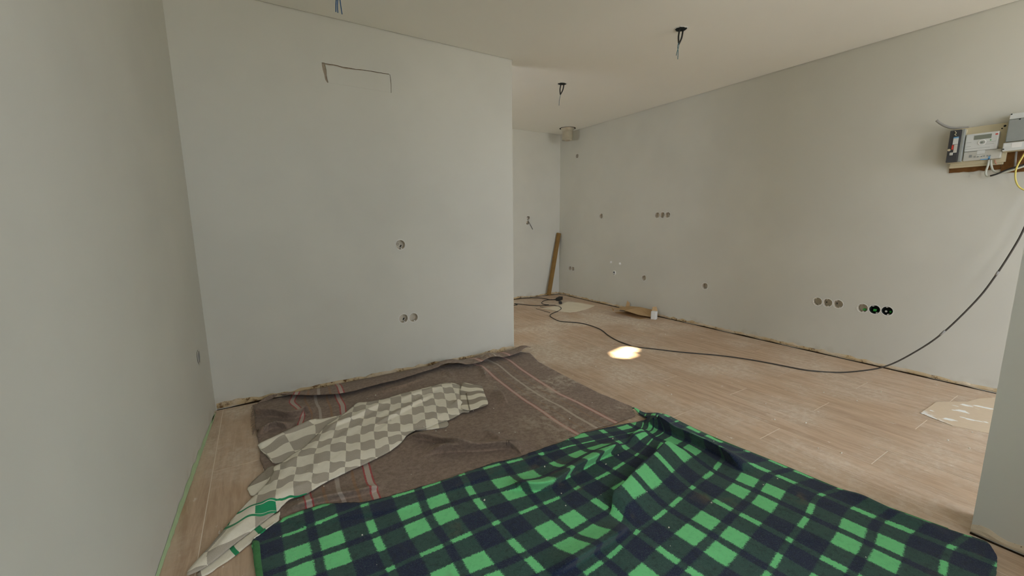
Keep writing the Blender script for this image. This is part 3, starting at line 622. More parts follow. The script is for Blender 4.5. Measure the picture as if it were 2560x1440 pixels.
# ================================================================== WALL BOXES
def wall_box(p, into, r, label, kind='empty', group='round socket boxes set into the walls', inner=None, rot=0.0):
    p = Vector(p); ax = Vector(into); up = Vector((0, 0, 1)); side = ax.cross(up)
    t_ = thing('socket_box', label, 'socket box', p, group)
    L = lambda s, u, d: ax*d + side*s + up*u
    bm = lathe_bm([(r-.0005, .003), (r-.0005, .046), (r-.003, .046)], 24, (0, 0, 0), ax)
    lathe_bm([(r-.0005, .003), (r-.0028, .0028), (r-.0028, .043), (0, .043)], 24, (0, 0, 0), ax, bm)
    bm_obj('cup', bm, M[inner or 'box'], t_, False)
    for sgn in (1, -1):                                   # screw ears
        a = PI/2+rot if sgn > 0 else -PI/2+rot
        c = (math.cos(a)*(r-.0055), math.sin(a)*(r-.0055)); bm = bmesh.new()
        pr = [(c[0]+.0062*math.cos(k*PI/4), c[1]+.0048*math.sin(k*PI/4)) for k in range(8)]
        prism(pr, .030, tuple(L(0, 0, .006)), tuple(side), tuple(up), bm)
        n_ = side.cross(up)
        if n_.dot(ax) < 0:
            for v_ in bm.verts: v_.co = v_.co + ax*.030
        bm_obj('screw_ear', bm, M['rim' if sgn < 0 else (inner or 'box')] if inner is None else M['rim'], t_)
    bm = bmesh.new(); K = 28; A = []; B = []               # uneven ring of plaster round the mouth
    for k in range(K):
        a = 2*PI*k/K; wob = .0022*noise.noise(Vector((p.y*9+p.x*7+k*.8, p.z*5, 3)))
        A.append(bm.verts.new(L(math.cos(a)*(r-.0012), math.sin(a)*(r-.0012), .0005)))
        B.append(bm.verts.new(L(math.cos(a)*(r+.0038+wob*.6), math.sin(a)*(r+.0038+wob*.6), -.0014)))
    C = [bm.verts.new(L(math.cos(2*PI*k/K)*(r+.0060), math.sin(2*PI*k/K)*(r+.0060), .0006)) for k in range(K)]
    for k in range(K):
        bm.faces.new((A[k], A[(k+1) % K], B[(k+1) % K], B[k])); bm.faces.new((B[k], B[(k+1) % K], C[(k+1) % K], C[k]))
    bm_obj('plaster_rim', bm, M['rim'] if kind != 'plainrim' else M['wall'], t_, True)
    def blob(name, s, u, d, w_, h_, dd, mat):
        o = L(s, u, d); bm = bmesh.new()
        prism([(-w_/2, -h_/2), (w_/2, -h_/2), (w_/2, h_/2), (-w_/2, h_/2)], dd, (0, 0, 0), tuple(side), tuple(up), bm)
        bmesh.ops.bevel(bm, geom=list(bm.edges), offset=min(w_, h_)*.12, segments=1, affect='EDGES')
        for v_ in bm.verts: v_.co += o
        return bm_obj(name, bm, mat, t_)
    if 'slot' in kind:
        bm = tube_bm([L(.008, -.018, .040), L(.012, -.012, .0415), L(.017, -.004, .042)], .0045, 6); bm_obj('cable_entry', bm, M['boxdark'], t_)
    if 'knock' in kind:
        bm = lathe_bm([(.0085, .0415), (.0075, .0405), (.0068, .0415)], 16, L(-.010, .004, 0), ax); bm_obj('knockout', bm, M['boxdark'], t_)
    if 'wirehole' in kind:
        bm = tube_bm([L(-.016, .004, .030), L(-.017, .000, .032), L(-.017, -.006, .034)], .0035, 6); bm_obj('cable_entry', bm, M['boxdark'], t_)
    if 'green' in kind:
        blob('connector', -.001 if kind != 'green corner' else .012, -.006 if kind != 'green corner' else -.010, .020, .020, .017, .012, M['greenpl'])
    if 'bulb' in kind:
        bm = lathe_bm([(0, .016), (.006, .018), (.0085, .024), (.006, .032), (.004, .040)], 12, L(-.012, -.008, 0), ax); bm_obj('cap', bm, M['white'], t_, True)
        blob('connector', .016, -.006, .026, .012, .014, .010, M['greenpl'])
    if 'darkcorner' in kind:
        bm = tube_bm([L(.004, .012, .034), L(.012, .014, .030), L(.018, .008, .034)], .007, 7); bm_obj('cable_end', bm, M['boxdark'], t_)
    return t_
R_ = (1, 0, 0)
names = [('slot', 'lone small round box with a dark slot, high by the ceiling pipe'), ('empty', 'single empty round box above the water pipes, at counter height'),
         ('empty', 'empty left box of the trio at counter height on the right wall'), ('knock', 'middle box of the trio at counter height on the right wall'), ('darkcorner', 'right box of the counter-height trio, with a dark cable end inside'),
         ('empty', 'left box of the low pair beside the leaning timber post'), ('empty', 'right box of the low pair beside the leaning timber post'),
         ('empty', 'single empty round box low on the wall, right of the drain pipe'), ('empty', 'single low round box between the cardboard and the grey trio'),
         ('empty', 'empty left box of the low grey trio on the right wall'), ('wirehole', 'middle box of the low grey trio on the right wall'), ('wirehole', 'right box of the low grey trio, with a dark slit'),
         ('green corner', 'grey box with a green connector in its corner, left of the dark pair'), ('green', 'black-lined box with a bright green block, middle of the low right trio'), ('bulb', 'black-lined box with a white cap inside, last at the low right')]
for i, ((y, z, r), (kd, lb)) in enumerate(zip(RBOX, names)):
    wall_box((XR, y, z), R_, r, lb, kd, inner='boxdark' if i in (13, 14) else None, rot=.5 if i % 2 else .2)
for (x, z, r), kd, lb in zip(MBOX, ('knock slot', 'slot', 'empty'), ('single round box at switch height on the partition wall', 'left box of the low pair on the partition wall, with a dark slot', 'right empty box of the low pair on the partition wall')):
    wall_box((x, YM, z), (0, 1, 0), r, lb, kd, rot=.3)
for (x, z, r), kd, lb in zip(BBOX, ('empty', 'slot'), ('upper box of the stacked pair on the kitchen back wall, trailing a wire', 'lower box of the stacked pair on the kitchen back wall')):
    b_ = wall_box((x, YB, z), (0, 1, 0), r, lb, kd)
    if z > 1.15:
        bm = tube_bm([(-.012, .03, .012), (-.010, -.008, .014), (-.006, -.014, -.004), (-.018, -.014, -.03), (.01, -.012, -.075), (.045, -.012, -.13), (.068, -.012, -.168)], .0034, 6)
        bm_obj('wire', bm, M['blackdust'], b_, True)
wall_box(LB, tuple(-LN), .034, 'lone round box on the left wall, seen almost edge-on', 'plainrim', inner='greyconduit')

# water and drain stubs
def pipe_stub(name, y, z, r, lb, kind):
    t_ = thing(name, lb, 'pipe', (XR, y, z), 'plumbing stubs under the counter height')
    if kind == 'plug':
        bm_obj('plug', lathe_bm([(r, .01), (r, -.012), (r*.8, -.016), (0, -.017)], 14, (0, 0, 0), (1, 0, 0)), M['white'], t_, False)
        bm_obj('collar', lathe_bm([(r*1.7, .001), (r*1.65, -.003), (r, -.004)], 14, (0, 0, 0), (1, 0, 0)), M['rim'], t_)
    else:
        bm_obj('pipe', lathe_bm([(r, .045), (r, -.010), (r-.003, -.010), (r-.003, .044), (0, .044)], 18, (0, 0, 0), (1, 0, 0)), M['white'], t_)
        bm_obj('dark_throat', lathe_bm([(r-.0035, .002), (0, .004)], 18, (0, 0, .004), (1, 0, 0)), M['boxdark'], t_)
        bm_obj('clip', tube_bm([(-.012, -r*.9, -.002), (-.014, 0, -.004), (-.012, r*.9, -.002)], .004, 6), M['white'], t_)
        bm = bmesh.new(); K = 22
        A = [bm.verts.new((-.003, math.cos(2*PI*k/K)*r, math.sin(2*PI*k/K)*r)) for k in range(K)]
        B = [bm.verts.new((.0008, math.cos(2*PI*k/K)*r*(1.5+.35*noise.noise(Vector((k*.9, 1, 6)))), math.sin(2*PI*k/K)*r*(1.5+.35*noise.noise(Vector((k*.9, 1, 6)))))) for k in range(K)]
        for k in range(K): bm.faces.new((A[k], A[(k+1) % K], B[(k+1) % K], B[k]))
        bm_obj('plaster_collar', bm, M['rim'], t_)
    return t_
pipe_stub('water_pipe', 3.933, .590, .011, 'left small white water pipe plug above the drain', 'plug')
pipe_stub('water_pipe', 3.776, .582, .011, 'right small white water pipe plug above the drain', 'plug')
pipe_stub('drain_pipe', 3.869, .453, .022, 'white drain pipe end below the two water plugs', 'drain')

# ================================================================== CEILING
def ceiling_cables(x, y, lb, sc, blue=False, lean=(-.02, -.03)):
    t_ = thing('ceiling_cable', lb, 'cable', (x, y, H), 'loose cables hanging from the ceiling')
    if not blue:
        bm = bmesh.new(); K = 20                       # ragged dark disc painted as the shade in the hole, with broken board rim
        pr = [(math.cos(2*PI*k/K)*.040*(1+.22*noise.noise(Vector((k*.8, x, y)))), math.sin(2*PI*k/K)*.034*(1+.22*noise.noise(Vector((k*.8, x, y))))) for k in range(K)]
        prism(pr, .002, (0, 0, -.0022), (1, 0, 0), (0, 1, 0), bm); bm_obj('hole', bm, M['boxdark'], t_)
        bm = bmesh.new()
        A = [bm.verts.new((a_*1.02, b_*1.02, -.0035)) for a_, b_ in pr]; B = [bm.verts.new((a_*1.22, b_*1.25, -.0002)) for a_, b_ in pr]
        for k in range(K): bm.faces.new((A[k], B[k], B[(k+1) % K], A[(k+1) % K]))
        bm_obj('hole_rim', bm, M['rim'], t_)
        for s in (-1, 1):
            bm = tube_bm([(s*.020+.004, .0, .02), (s*.018, -.002, -.02), (s*.016-.012, -.006, -.06*sc), (-.026, -.010, -.105*sc)], .0055, 8)
            bm_obj('black_cable', bm, M['black'], t_, True)
        for q, (ex, l) in enumerate(((-.062, .185), (-.044, .205)) if sc >= 1 else ((-.050, .21),)):
            bm = tube_bm([(-.024, -.010, -.09*sc), (-.030-.012*q, -.014, -.12*sc), ((ex-.035)/2, -.018, -.155*sc), (ex, -.022, -l*sc)], .0022, 6)
            bm_obj('thin_wire', bm, M['tealwire'], t_, True)
    else:
        for q, (sx, ex) in enumerate(((-.004, -.012), (.004, -.002), (.012, .020))):
            bm = tube_bm([(sx*.5, 0, .02), (sx, .0, -.03), (ex*.8, .003, -.075), (ex, .004, -.112-.002*q)], .0026, 6); bm_obj('blue_wire', bm, M['bluewire'], t_, True)
        bm = lathe_bm([(.022, -.001), (.020, -.0025), (0, -.0022)], 16, (0, 0, 0), (0, 0, 1)); bm_obj('hole', bm, M['boxdark'], t_)  # flat dark disc in place of a shaded hole
    return t_
ceiling_cables(2.556, 1.946, 'nearer pair of black cables hanging from a ragged ceiling hole', 1.0)
ceiling_cables(2.560, 3.221, 'farther black cable hanging from the ceiling, nearer the kitchen pipe', .98)
ceiling_cables(.503, 2.626, 'blue wires hanging from the ceiling above the patched wall', 1.0, True)
t_ = thing('exhaust_pipe', 'short galvanised exhaust pipe sticking out of the ceiling in the kitchen corner', 'pipe', (3.80, 4.648, H))
bm_obj('pipe', lathe_bm([(.074, .02), (.074, -.155), (.077, -.158), (.071, -.158), (.071, .02)], 40, (0, 0, 0), (0, 0, 1)), M['metal'], t_, True)
bm_obj('flange', lathe_bm([(.096, -.001), (.094, -.006), (.082, -.022), (.0755, -.045), (.0745, -.045)], 40, (0, 0, 0), (0, 0, 1)), M['metal'], t_, True)
bm_obj('seam', box_bm(.0735, .0765, -.004, .004, -.15, -.03), M['metal'], t_)
bm_obj('cut_edge', lathe_bm([(.112, .0005), (.110, -.0018), (.096, -.0015)], 40, (0, 0, 0), (0, 0, 1)), M['gap'], t_)

# ================================================================== METER BOARD on the right wall
mb = thing('meter_board', 'cream board with fuse box and electricity meter high on the right wall', 'meter', (XR, .745, 1.46))
O = Vector((XR, .745, 1.46))
def mbx(name, y0, y1, z0, z1, d0, d1, mat, parent=mb, bev=.002):
    bm = box_bm(-d1, -d0, min(y0, y1)-O.y, max(y0, y1)-O.y, z0-O.z, z1-O.z, None, bev)
    o = bm_obj(name, bm, M[mat])
    o.parent = parent
    return o
def ragged(y0, y1, z0, z1, depth, seed, mat, name, parent, off):
    bm = bmesh.new(); K = 40; pr = []
    for k in range(K):
        f = k/K*4; e = f % 1
        y, z = [(y0+(y1-y0)*e, z0), (y1, z0+(z1-z0)*e), (y1+(y0-y1)*e, z1), (y0, z1+(z0-z1)*e)][int(f)]
        pr.append((y-off.y+.006*noise.noise(Vector((k*.7, seed, 1))), z-off.z+.007*noise.noise(Vector((k*.9, seed, 4)))))
    prism(pr, -depth, (0, 0, 0), (0, 1, 0), (0, 0, 1), bm); bmesh.ops.recalc_face_normals(bm, faces=bm.faces)
    return bm_obj(name, bm, M[mat], parent)
ragged(.866, .640, 1.424, 1.55, .006, 3, 'rust', 'broken_wall_patch', mb, O)
mbx('backing_strip', .866, .63, 1.452, 1.470, .0, .020, 'plate')
pl = mbx('plate', .862, .622, 1.466, 1.700, .008, .026, 'plate')
for y, z, r in ((.648, 1.681, .006), (.658, 1.668, .004)):
    o = bm_obj('screw_hole', lathe_bm([(r, -.0265), (0, -.0268)], 10, (0, y-O.y, z-O.z), (1, 0, 0)), M['boxdark']); o.parent = pl
# fuse box with smoked cover
fb = mbx('fuse_box', .872, .803, 1.482, 1.690, .026, .050, 'plate')
cv = mbx('smoked_cover', .8725, .820, 1.486, 1.688, .050, .082, 'smoke', fb, .004)
mbx('clear_edge', .820, .804, 1.486, 1.688, .050, .080, 'boxgrey', fb, .004)
mbx('label', .852, .828, 1.598, 1.642, .082, .0835, 'mgrey', cv, .0005)
mbx('blue_label', .852, .828, 1.636, 1.644, .0825, .0842, 'bluepl', cv, .0005)
mbx('breaker', .844, .828, 1.545, 1.596, .082, .0845, 'mlow', cv, .001)
mbx('red_switch', .853, .846, 1.566, 1.594, .082, .090, 'red', cv, .001)
mbx('lever', .858, .844, 1.530, 1.548, .082, .092, 'mlow', cv, .002)
o = bm_obj('button', lathe_bm([(.0075, -.082), (.007, -.086), (0, -.087)], 12, (0, .8645-O.y, 1.566-O.z), (1, 0, 0)), M['plate']); o.parent = cv
o = bm_obj('wire', tube_bm([(-.083, .850-O.y, 1.680-O.z), (-.086, .842-O.y, 1.668-O.z), (-.085, .848-O.y, 1.660-O.z), (-.084, .840-O.y, 1.652-O.z)], .002, 6), M['plate']); o.parent = cv
# meter
mt = mbx('meter', .800, .660, 1.546, 1.652, .026, .062, 'mgrey', mb, .005)
dsp = mbx('display', .764, .690, 1.614, 1.640, .062, .0635, 'lcd', mt, .001)
mbx('red_mark', .675, .664, 1.630, 1.638, .062, .0632, 'red', mt, .0005)
o = bm_obj('dial_ring', lathe_bm([(.0175, -.062), (.0170, -.0645), (.0125, -.0648), (.012, -.0632)], 24, (0, .726-O.y, 1.594-O.z), (1, 0, 0)), M['white']); o.parent = mt
o = bm_obj('dial_button', lathe_bm([(.0065, -.062), (.006, -.0655), (0, -.066)], 14, (0, .726-O.y, 1.594-O.z), (1, 0, 0)), M['lcd']); o.parent = mt
for y0, y1, z in ((.795, .772, 1.600), (.795, .772, 1.575), (.712, .668, 1.592), (.712, .675, 1.580), (.795, .690, 1.560)):
    mbx('printed_line', y0, y1, z, z+.0016, .062, .0624, 'boxgrey', mt, 0)
mbx('led', .694, .688, 1.600, 1.605, .062, .0640, 'greenpl', mt, .0005)
tc_ = mbx('terminal_cover', .800, .640, 1.488, 1.545, .026, .056, 'mlow', mb, .004)
mbx('label', .742, .708, 1.525, 1.548, .056, .0568, 'mgrey', tc_, .0005)
mbx('label', .774, .762, 1.508, 1.524, .056, .0568, 'boxgrey', tc_, .0005)
for y in (.752, .738, .722, .712, .698, .686): mbx('terminal_screw', y, y-.006, 1.505, 1.513, .056, .058, 'boxgrey', tc_, .0005)
mbx('seal', .742, .718, 1.512, 1.516, .056, .066, 'white', tc_, .001)
mbx('blue_label', .722, .684, 1.486, 1.492, .056, .0572, 'bluepl', tc_, .0003); mbx('blue_label', .690, .682, 1.486, 1.506, .056, .0572, 'bluepl', tc_, .0003)
for pts, r, mt_, nm in (([(-.03, .690, 1.485), (-.035, .690, 1.45), (-.045, .692, 1.41), (-.05, .683, 1.386), (-.05, .660, 1.386), (-.05, .620, 1.405), (-.045, .580, 1.425), (-.04, .540, 1.44)], .0055, 'palecable', 'pale_cable'),
                        ([(-.03, .682, 1.485), (-.03, .676, 1.45), (-.035, .664, 1.418), (-.04, .645, 1.404), (-.04, .615, 1.402), (-.04, .585, 1.412), (-.035, .54, 1.43)], .0055, 'palecable', 'pale_cable'),
                        ([(-.058, .668, 1.384), (-.058, .640, 1.394), (-.055, .600, 1.416), (-.05, .548, 1.436), (-.05, .50, 1.46)], .0050, 'black', 'black_cable'),
                        ([(-.03, .665, 1.482), (-.032, .662, 1.468), (-.03, .655, 1.455)], .003, 'copper', 'copper_wire')):
    o = bm_obj(nm, tube_bm([(a, b-O.y, c-O.z) for a, b, c in pts], r, 8), M[mt_], mb, True)
# neighbouring box running out of the picture
sb = thing('junction_box', 'grey covered junction box at the picture edge, right of the meter', 'junction box', (XR, .55, 1.52))
O = Vector((XR, .55, 1.52))
ragged(.638, .44, 1.40, 1.56, .007, 13, 'rust', 'broken_wall_patch', sb, O)
mbx('back_box', .632, .43, 1.522, 1.742, .0, .055, 'plate', sb, .003)
mbx('top_cover', .628, .432, 1.708, 1.740, .055, .072, 'mgrey', sb, .003)
c2 = mbx('grey_cover', .628, .432, 1.578, 1.706, .055, .078, 'boxgrey', sb, .004)
mbx('lower_cover', .634, .430, 1.524, 1.572, .055, .082, 'mgrey', sb, .004)
mbx('white_label', .600, .560, 1.540, 1.568, .082, .0828, 'white', sb, .0005)
for y, z, d in ((.622, 1.737, .0725), (.629, 1.536, .0825), (.585, 1.702, .0785)):
    bm_obj('screw', lathe_bm([(.004, -d+.001), (.003, -d-.002), (0, -d-.002)], 10, (0, y-O.y, z-O.z), (1, 0, 0)), M['boxdark'], sb)
bm_obj('yellow_wire', tube_bm([(-.03, .545-O.y, 1.524-O.z), (-.05, .556-O.y, 1.475-O.z), (-.06, .566-O.y, 1.43-O.z), (-.06, .568-O.y, 1.39-O.z), (-.055, .560-O.y, 1.34-O.z), (-.05, .538-O.y, 1.30-O.z), (-.04, .49-O.y, 1.27-O.z)], .0042, 8), M['yellow'], sb, True)
bm_obj('grey_wire', tube_bm([(-.02, .585-O.y, 1.524-O.z), (-.022, .583-O.y, 1.48-O.z), (-.02, .58-O.y, 1.43-O.z)], .005, 8), M['greyconduit'], sb, True)
cd_ = bm_obj('grey_conduit', tube_bm([(XR-.075, .947, 1.768), (XR-.06, .928, 1.745), (XR-.045, .900, 1.722), (XR-.03, .868, 1.709), (XR-.015, .835, 1.706), (XR+.01, .805, 1.706)], .0075, 10), M['greyconduit'], None, True)
tag(cd_, 'bent grey conduit end sticking out above the fuse box', 'conduit')

# ================================================================== CORD, POST, BOARDS ON THE FLOOR
CR = .0052
c1 = [(x, y, CR) for x, y in D['CORD2']]
c1 = [(2.70, 4.75, CR), (2.95, 4.66, CR)] + c1
c1 += [(a, b, max(CR, c)) for a, b, c in D['AIR']] + [(3.915, .478, 1.18), (3.935, .468, 1.34), (3.95, .466, 1.50), (3.955, .466, 1.526)]
cord = thing('extension_cable', 'long black extension cord hanging from the junction box and snaking over the floor', 'cord', (3.0, 3.0, 0))
bm_obj('cable', tube_bm([(a-3, b-3, c) for a, b, c in c1], CR, 8), M['blackdust'], cord, True)
kx = [c1[-10], c1[-8]]
for q in (14, 17):
    a, b, c = c1[-q+2]
for (a, b, c), (a2, b2, c2_) in ((D['AIR'][5], D['AIR'][6]), (D['AIR'][3], D['AIR'][4])):
    A = Vector((a-3, b-3, c)); B = Vector((a2-3, b2-3, c2_)); bm_obj('tape_wrap', tube_bm([A, A+(B-A)*.14], CR*1.25, 8, smooth_n=2), M['greyconduit'], cord, True)
sk = thing('extension_socket', 'black trailing socket lying on the floor by the timber post', 'socket', (3.66, 4.62, 0))
bm = box_bm(-.075, .075, -.028, .028, .002, .045, None, .006); o = bm_obj('body', bm, M['black'], sk); o.rotation_euler = (0, 0, .55)
c3 = [(2.70, 4.95, CR)] + [(x, y, CR) for x, y in D['CORD'][:-1]] + [(3.60, 4.66, .012), (3.64, 4.63, .02)]
bm_obj('lead', tube_bm([(a-3.66, b-4.62, c) for a, b, c in c3], CR, 8), M['black'], sk, True)
c4 = [(3.61, 4.60, .016)] + [(x, y, CR*3) for x, y in D['LOOP'][1:-1]] + [(D['LOOP'][-1][0], D['LOOP'][-1][1], CR*3)]
bm_obj('lead', tube_bm([(a-3.66, b-4.62, c) for a, b, c in c4], CR, 8), M['black'], sk, True)
o = bm_obj('plug', box_bm(-.045, .045, -.02, .02, .002, .028, None, .005), M['black']); o.location = (3.52, 4.42, 0); o.rotation_euler = (0, 0, 1.0)
tag(o, 'small black plug on the floor beside the cream sheet', 'plug')
# leaning timber post
A = Vector((3.728, 4.965, .020)); B = Vector((3.945, 5.005, .955)); ax = (B-A).normalized(); s1 = Vector((1, 0, 0)); s1 = (s1-ax*s1.dot(ax)).normalized(); s2 = ax.cross(s1)
bm = bmesh.new(); prism([(-.029, -.019), (.029, -.019), (.029, .019), (-.029, .019)], (B-A).length, (0, 0, 0), tuple(s1), tuple(s2), bm)
bmesh.ops.bevel(bm, geom=list(bm.edges), offset=.003, segments=2, affect='EDGES')
o = bm_obj('timber_post', bm, M['timber']); o.location = A
tag(o, 'brown timber batten leaning in the kitchen corner', 'timber')
def sheet(name, outline, z0, th, mat, lb, cat, res=.03, amp=.002, lift=None):
    def zf(Q): return z0+th+np.abs(ripple(Q, amp, 6))+(lift(Q[:, 0], Q[:, 1]) if lift else 0), 0*Q[:, 0], 0*Q[:, 0]
    o = cloth(name, outline, zf, lambda q: q, mat, None, res, th, .002, False)
    for p in o.data.polygons: p.use_smooth = False
    return tag(o, lb, cat)
sheet('cream_sheet', [(x, y) for x, y in D['CREAM']], .001, .003, M['cream'], 'cream board sheet on the kitchen floor under the cord', 'board', lift=lambda x, y: .014*np.maximum(0, 3.35-x))
for nm, (a, b) in (('thin_strip', D['STICKS'][:2]), ('thin_strip', D['STICKS'][2:])):
    o = bm_obj(nm, tube_bm([(*a, .008), ((a[0]+b[0])/2, (a[1]+b[1])/2, .006), (*b, .004)], .003, 6), M['blackdust'], None, True)
    tag(o, 'thin dark strip on the floor at the %s edge of the cream sheet' % ('near' if a == D['STICKS'][0] else 'left'), 'strip')
t = NT('paint_spotted_board', .9, .1); v = t.coord('Object'); mp = t.n.new('ShaderNodeMapping'); mp.inputs['Scale'].default_value = (1, .55, 1); mp.inputs['Rotation'].default_value = (0, 0, .5); t.l.new(v, mp.inputs[0])
n = t.noise(mp.outputs[0], 15, 3, .5); n2 = t.noise(v, 40, 3); px, py, pz = t.sep(v)
edge = t.math('MAXIMUM', t.math('SUBTRACT', 1.0, t.ss(t.math('ADD', t.math('ADD', px, t.math('MULTIPLY', py, -.9)), t.math('MULTIPLY', n2, .05)), 2.66, 2.73)), 0.0)
c = t.mix(n2, (0.62, 0.50, 0.36), (0.68, 0.555, 0.41)); c = t.mix(t.ss(n, .595, .63), c, (0.86, 0.86, 0.83))
c = t.mix(t.math('MULTIPLY', edge, t.ss(n2, .40, .52)), c, (0.84, 0.83, 0.80)); M['spotted'] = t.base(c)
sheet('spotted_board', [(x, y) for x, y in D['PAINTS']], .0005, .003, M['spotted'], 'tan board with white paint spots on the floor by the wall stub', 'board', amp=.0004)
# torn flat carton against the right wall
bx_ = thing('torn_carton', 'torn flattened brown cardboard carton on the floor against the right wall', 'carton', (3.80, 3.35, 0))
def panel(name, pts, th, mat=M['card']):
    P = [Vector(p)-Vector((3.80, 3.35, 0)) for p in pts]; n_ = (P[1]-P[0]).cross(P[2]-P[0]).normalized()
    bm = bmesh.new(); a = [bm.verts.new(p) for p in P]; b = [bm.verts.new(p-n_*th) for p in P]; bm.faces.new(a); bm.faces.new(b[::-1])
    for i in range(len(P)): bm.faces.new((a[i], b[i], b[(i+1) % len(P)], a[(i+1) % len(P)]))
    bmesh.ops.recalc_face_normals(bm, faces=bm.faces); return bm_obj(name, bm, mat, bx_)
panel('base', [(3.70, 3.16, .004), (3.955, 3.13, .004), (3.96, 3.56, .004), (3.72, 3.58, .004)], .003)
panel('lid', [(3.645, 3.55, .066), (3.655, 3.36, .078), (3.685, 3.18, .055), (3.80, 3.12, .030), (3.955, 3.14, .075), (3.965, 3.40, .075), (3.955, 3.56, .060)], .003)
panel('end_flap', [(3.80, 3.115, .025), (3.95, 3.12, .055), (3.955, 3.15, .125), (3.90, 3.16, .125), (3.86, 3.14, .07)], .003)
panel('torn_flap', [(3.66, 3.555, .03), (3.72, 3.60, .03), (3.70, 3.63, .08), (3.685, 3.60, .06), (3.66, 3.59, .085)], .003)
panel('torn_flap', [(3.935, 3.62, .0), (3.96, 3.56, .0), (3.962, 3.57, .10), (3.95, 3.60, .125)], .003)
panel('white_tab', [(3.705, 3.50, .044), (3.70, 3.43, .046), (3.76, 3.43, .051), (3.765, 3.49, .050)], .002, M['white'])
o = bm_obj('white_block', box_bm(-.028, .028, -.03, .03, 0, .095, None, .008), M['white']); o.location = (3.84, 3.085, 0); o.rotation_euler = (0, 0, .3)
tag(o, 'small white plastic cover standing at the end of the torn carton', 'cover')

# ================================================================== BLANKETS
def edge_dist(P):
    A = np.array(P, float); B = np.roll(A, -1, 0); AB = B-A; l2 = (AB**2).sum(1)+1e-12
    def f(Q):
        rel = Q[:, None]-A[None]; t_ = np.clip((rel*AB[None]).sum(-1)/l2, 0, 1); return np.sqrt(((rel-AB[None]*t_[..., None])**2).sum(-1)).min(1)
    return f
VP = lambda P: [Vector((x, y, 0)) for x, y in P]
def sm(t_): t_ = np.clip(t_, 0, 1); return t_*t_*(3-2*t_)
def bow(t_): return np.sin(PI*np.clip(t_, 0, 1))
# ---- brown blanket along the partition wall
B_POLY = [(x, min(y, 2.962)) for x, y in D['B_OUT']] + [(1.0, 1.47), (.4, 1.47), (.05, 1.58)] + D['B_LEFT'][:-1]
BV = VP(B_POLY)
b_ridges = [Ridge(D['B_R1'], .055, .045, .013, -.045, .2), Ridge(D['B_R2'], .046, .040, .013, -.038, .22), Ridge(D['B_R3'], .040, .030, .012, -.034, .15),
            Ridge(D['B_R4'], .060, .035, .014, -.045, .05), Ridge(D['B_R5'], .048, .030, .012, -.036, .05), Ridge(D['B_R6'], .026, .016, .03, .014, .35), Ridge(D['B_R7'], .020, .03, .014, -.010, .35),
            Ridge([(.45, 2.66), (.75, 2.70), (1.0, 2.78)], .014, .03, .015, -.008, .35), Ridge([(1.15, 2.82), (1.12, 2.66)], .014, .02, .02, 0, .4), Ridge([(1.42, 2.82), (1.36, 2.60), (1.30, 2.46)], .016, .02, .02, 0, .35)]
def brown_z(Q):
    z = .0085+ripple(Q, .0024, 5, 1)+ripple(Q, .0011, 17, 2); dx = np.zeros(len(Q)); dy = dx.copy()
    for r in b_ridges:
        a, b, c = r(Q); z = z+a; dx += b; dy += c
    return np.maximum(.005, z), dx, dy
def under_z(Q): return np.where(inside_np(Q, BV), brown_z(Q)[0], .001)
nom = {'L1': .100, 'L2': .222, 'L3': .345, 'R1': 1.378, 'R2': 1.500, 'R3': 1.622}
ctrl = [(nom[k], y, x, y) for k, P in D['STR'] for x, y in P]
ctrl += [(.72, y, .72, y) for y in (1.5, 2.0, 2.5, 2.95)]+[(1.05, y, 1.05, y) for y in (1.5, 2.0, 2.5, 2.95)]+[(-.1, y, -.1, y) for y in (1.6, 2.2, 2.9)]+[(1.85, y, 1.87, y) for y in (1.6, 2.2, 2.9)]
b_uv = tps(ctrl, 2e-4)
bb = thing('brown_blanket', 'dusty brown wool blanket with red and beige stripes spread along the partition wall', 'blanket', (0, 0, 0))
cloth('sheet', B_POLY, brown_z, b_uv, M['brown'], bb, .0105, .004, .003, fine=b_ridges[:5])
low = D['B_FLAP_LOW']
FL = low[:-1]+[(1.90, 2.845), (1.945, 2.862), (1.955, 2.885), (1.93, 2.915), (1.88, 2.945), (1.84, 2.958)] + [(1.4, 2.966), (.9, 2.966), (.4, 2.966), (.05, 2.966)]
lowx = np.array([p[0] for p in low]); lowy = np.array([p[1] for p in low])
def flap_z(Q):
    x = Q[:, 0]; y = Q[:, 1]; yl = np.interp(x, lowx, lowy); t_ = (y-yl)/np.maximum(.03, 2.966-yl)
    b = brown_z(np.stack([x, np.minimum(y, 2.95)], 1))[0]
    hump = .020+.008*np.array([noise.noise((v_*4.3, 2, 2)) for v_ in x.tolist()])+.030*bow((x-1.08)/.22)+.026*bow((x-1.42)/.2)+.026*bow((x-1.80)/.16)
    return b+.017+hump*bow(.30+t_*.68)-.008*sm(t_*2-1), 0*x, -.020*bow(.35+t_*.65)
cloth('folded_edge', FL, flap_z, lambda q: b_uv(np.stack([q[:, 0]-.02, q[:, 1]], 1)), M['brown'], bb, .012, .004, .003)
bm = bmesh.new()
for i in range(34):
    y = 2.50+.43*i/33; x = float(np.interp(y, [2.2, 2.53, 2.70, 2.93], [-.082, -.097, -.103, -.100]))
    l = .014+.010*random.random(); z = float(under_z(np.array([[x+.012, y]]))[0])
    tube_bm([(x+.004, y, z), (x-l*.6, y+random.uniform(-.003, .003), z*.6), (x-l, y+random.uniform(-.006, .006), .002)], .0011, 4, bm, smooth_n=2)
bm_obj('fringe', bm, M['brown'], bb)

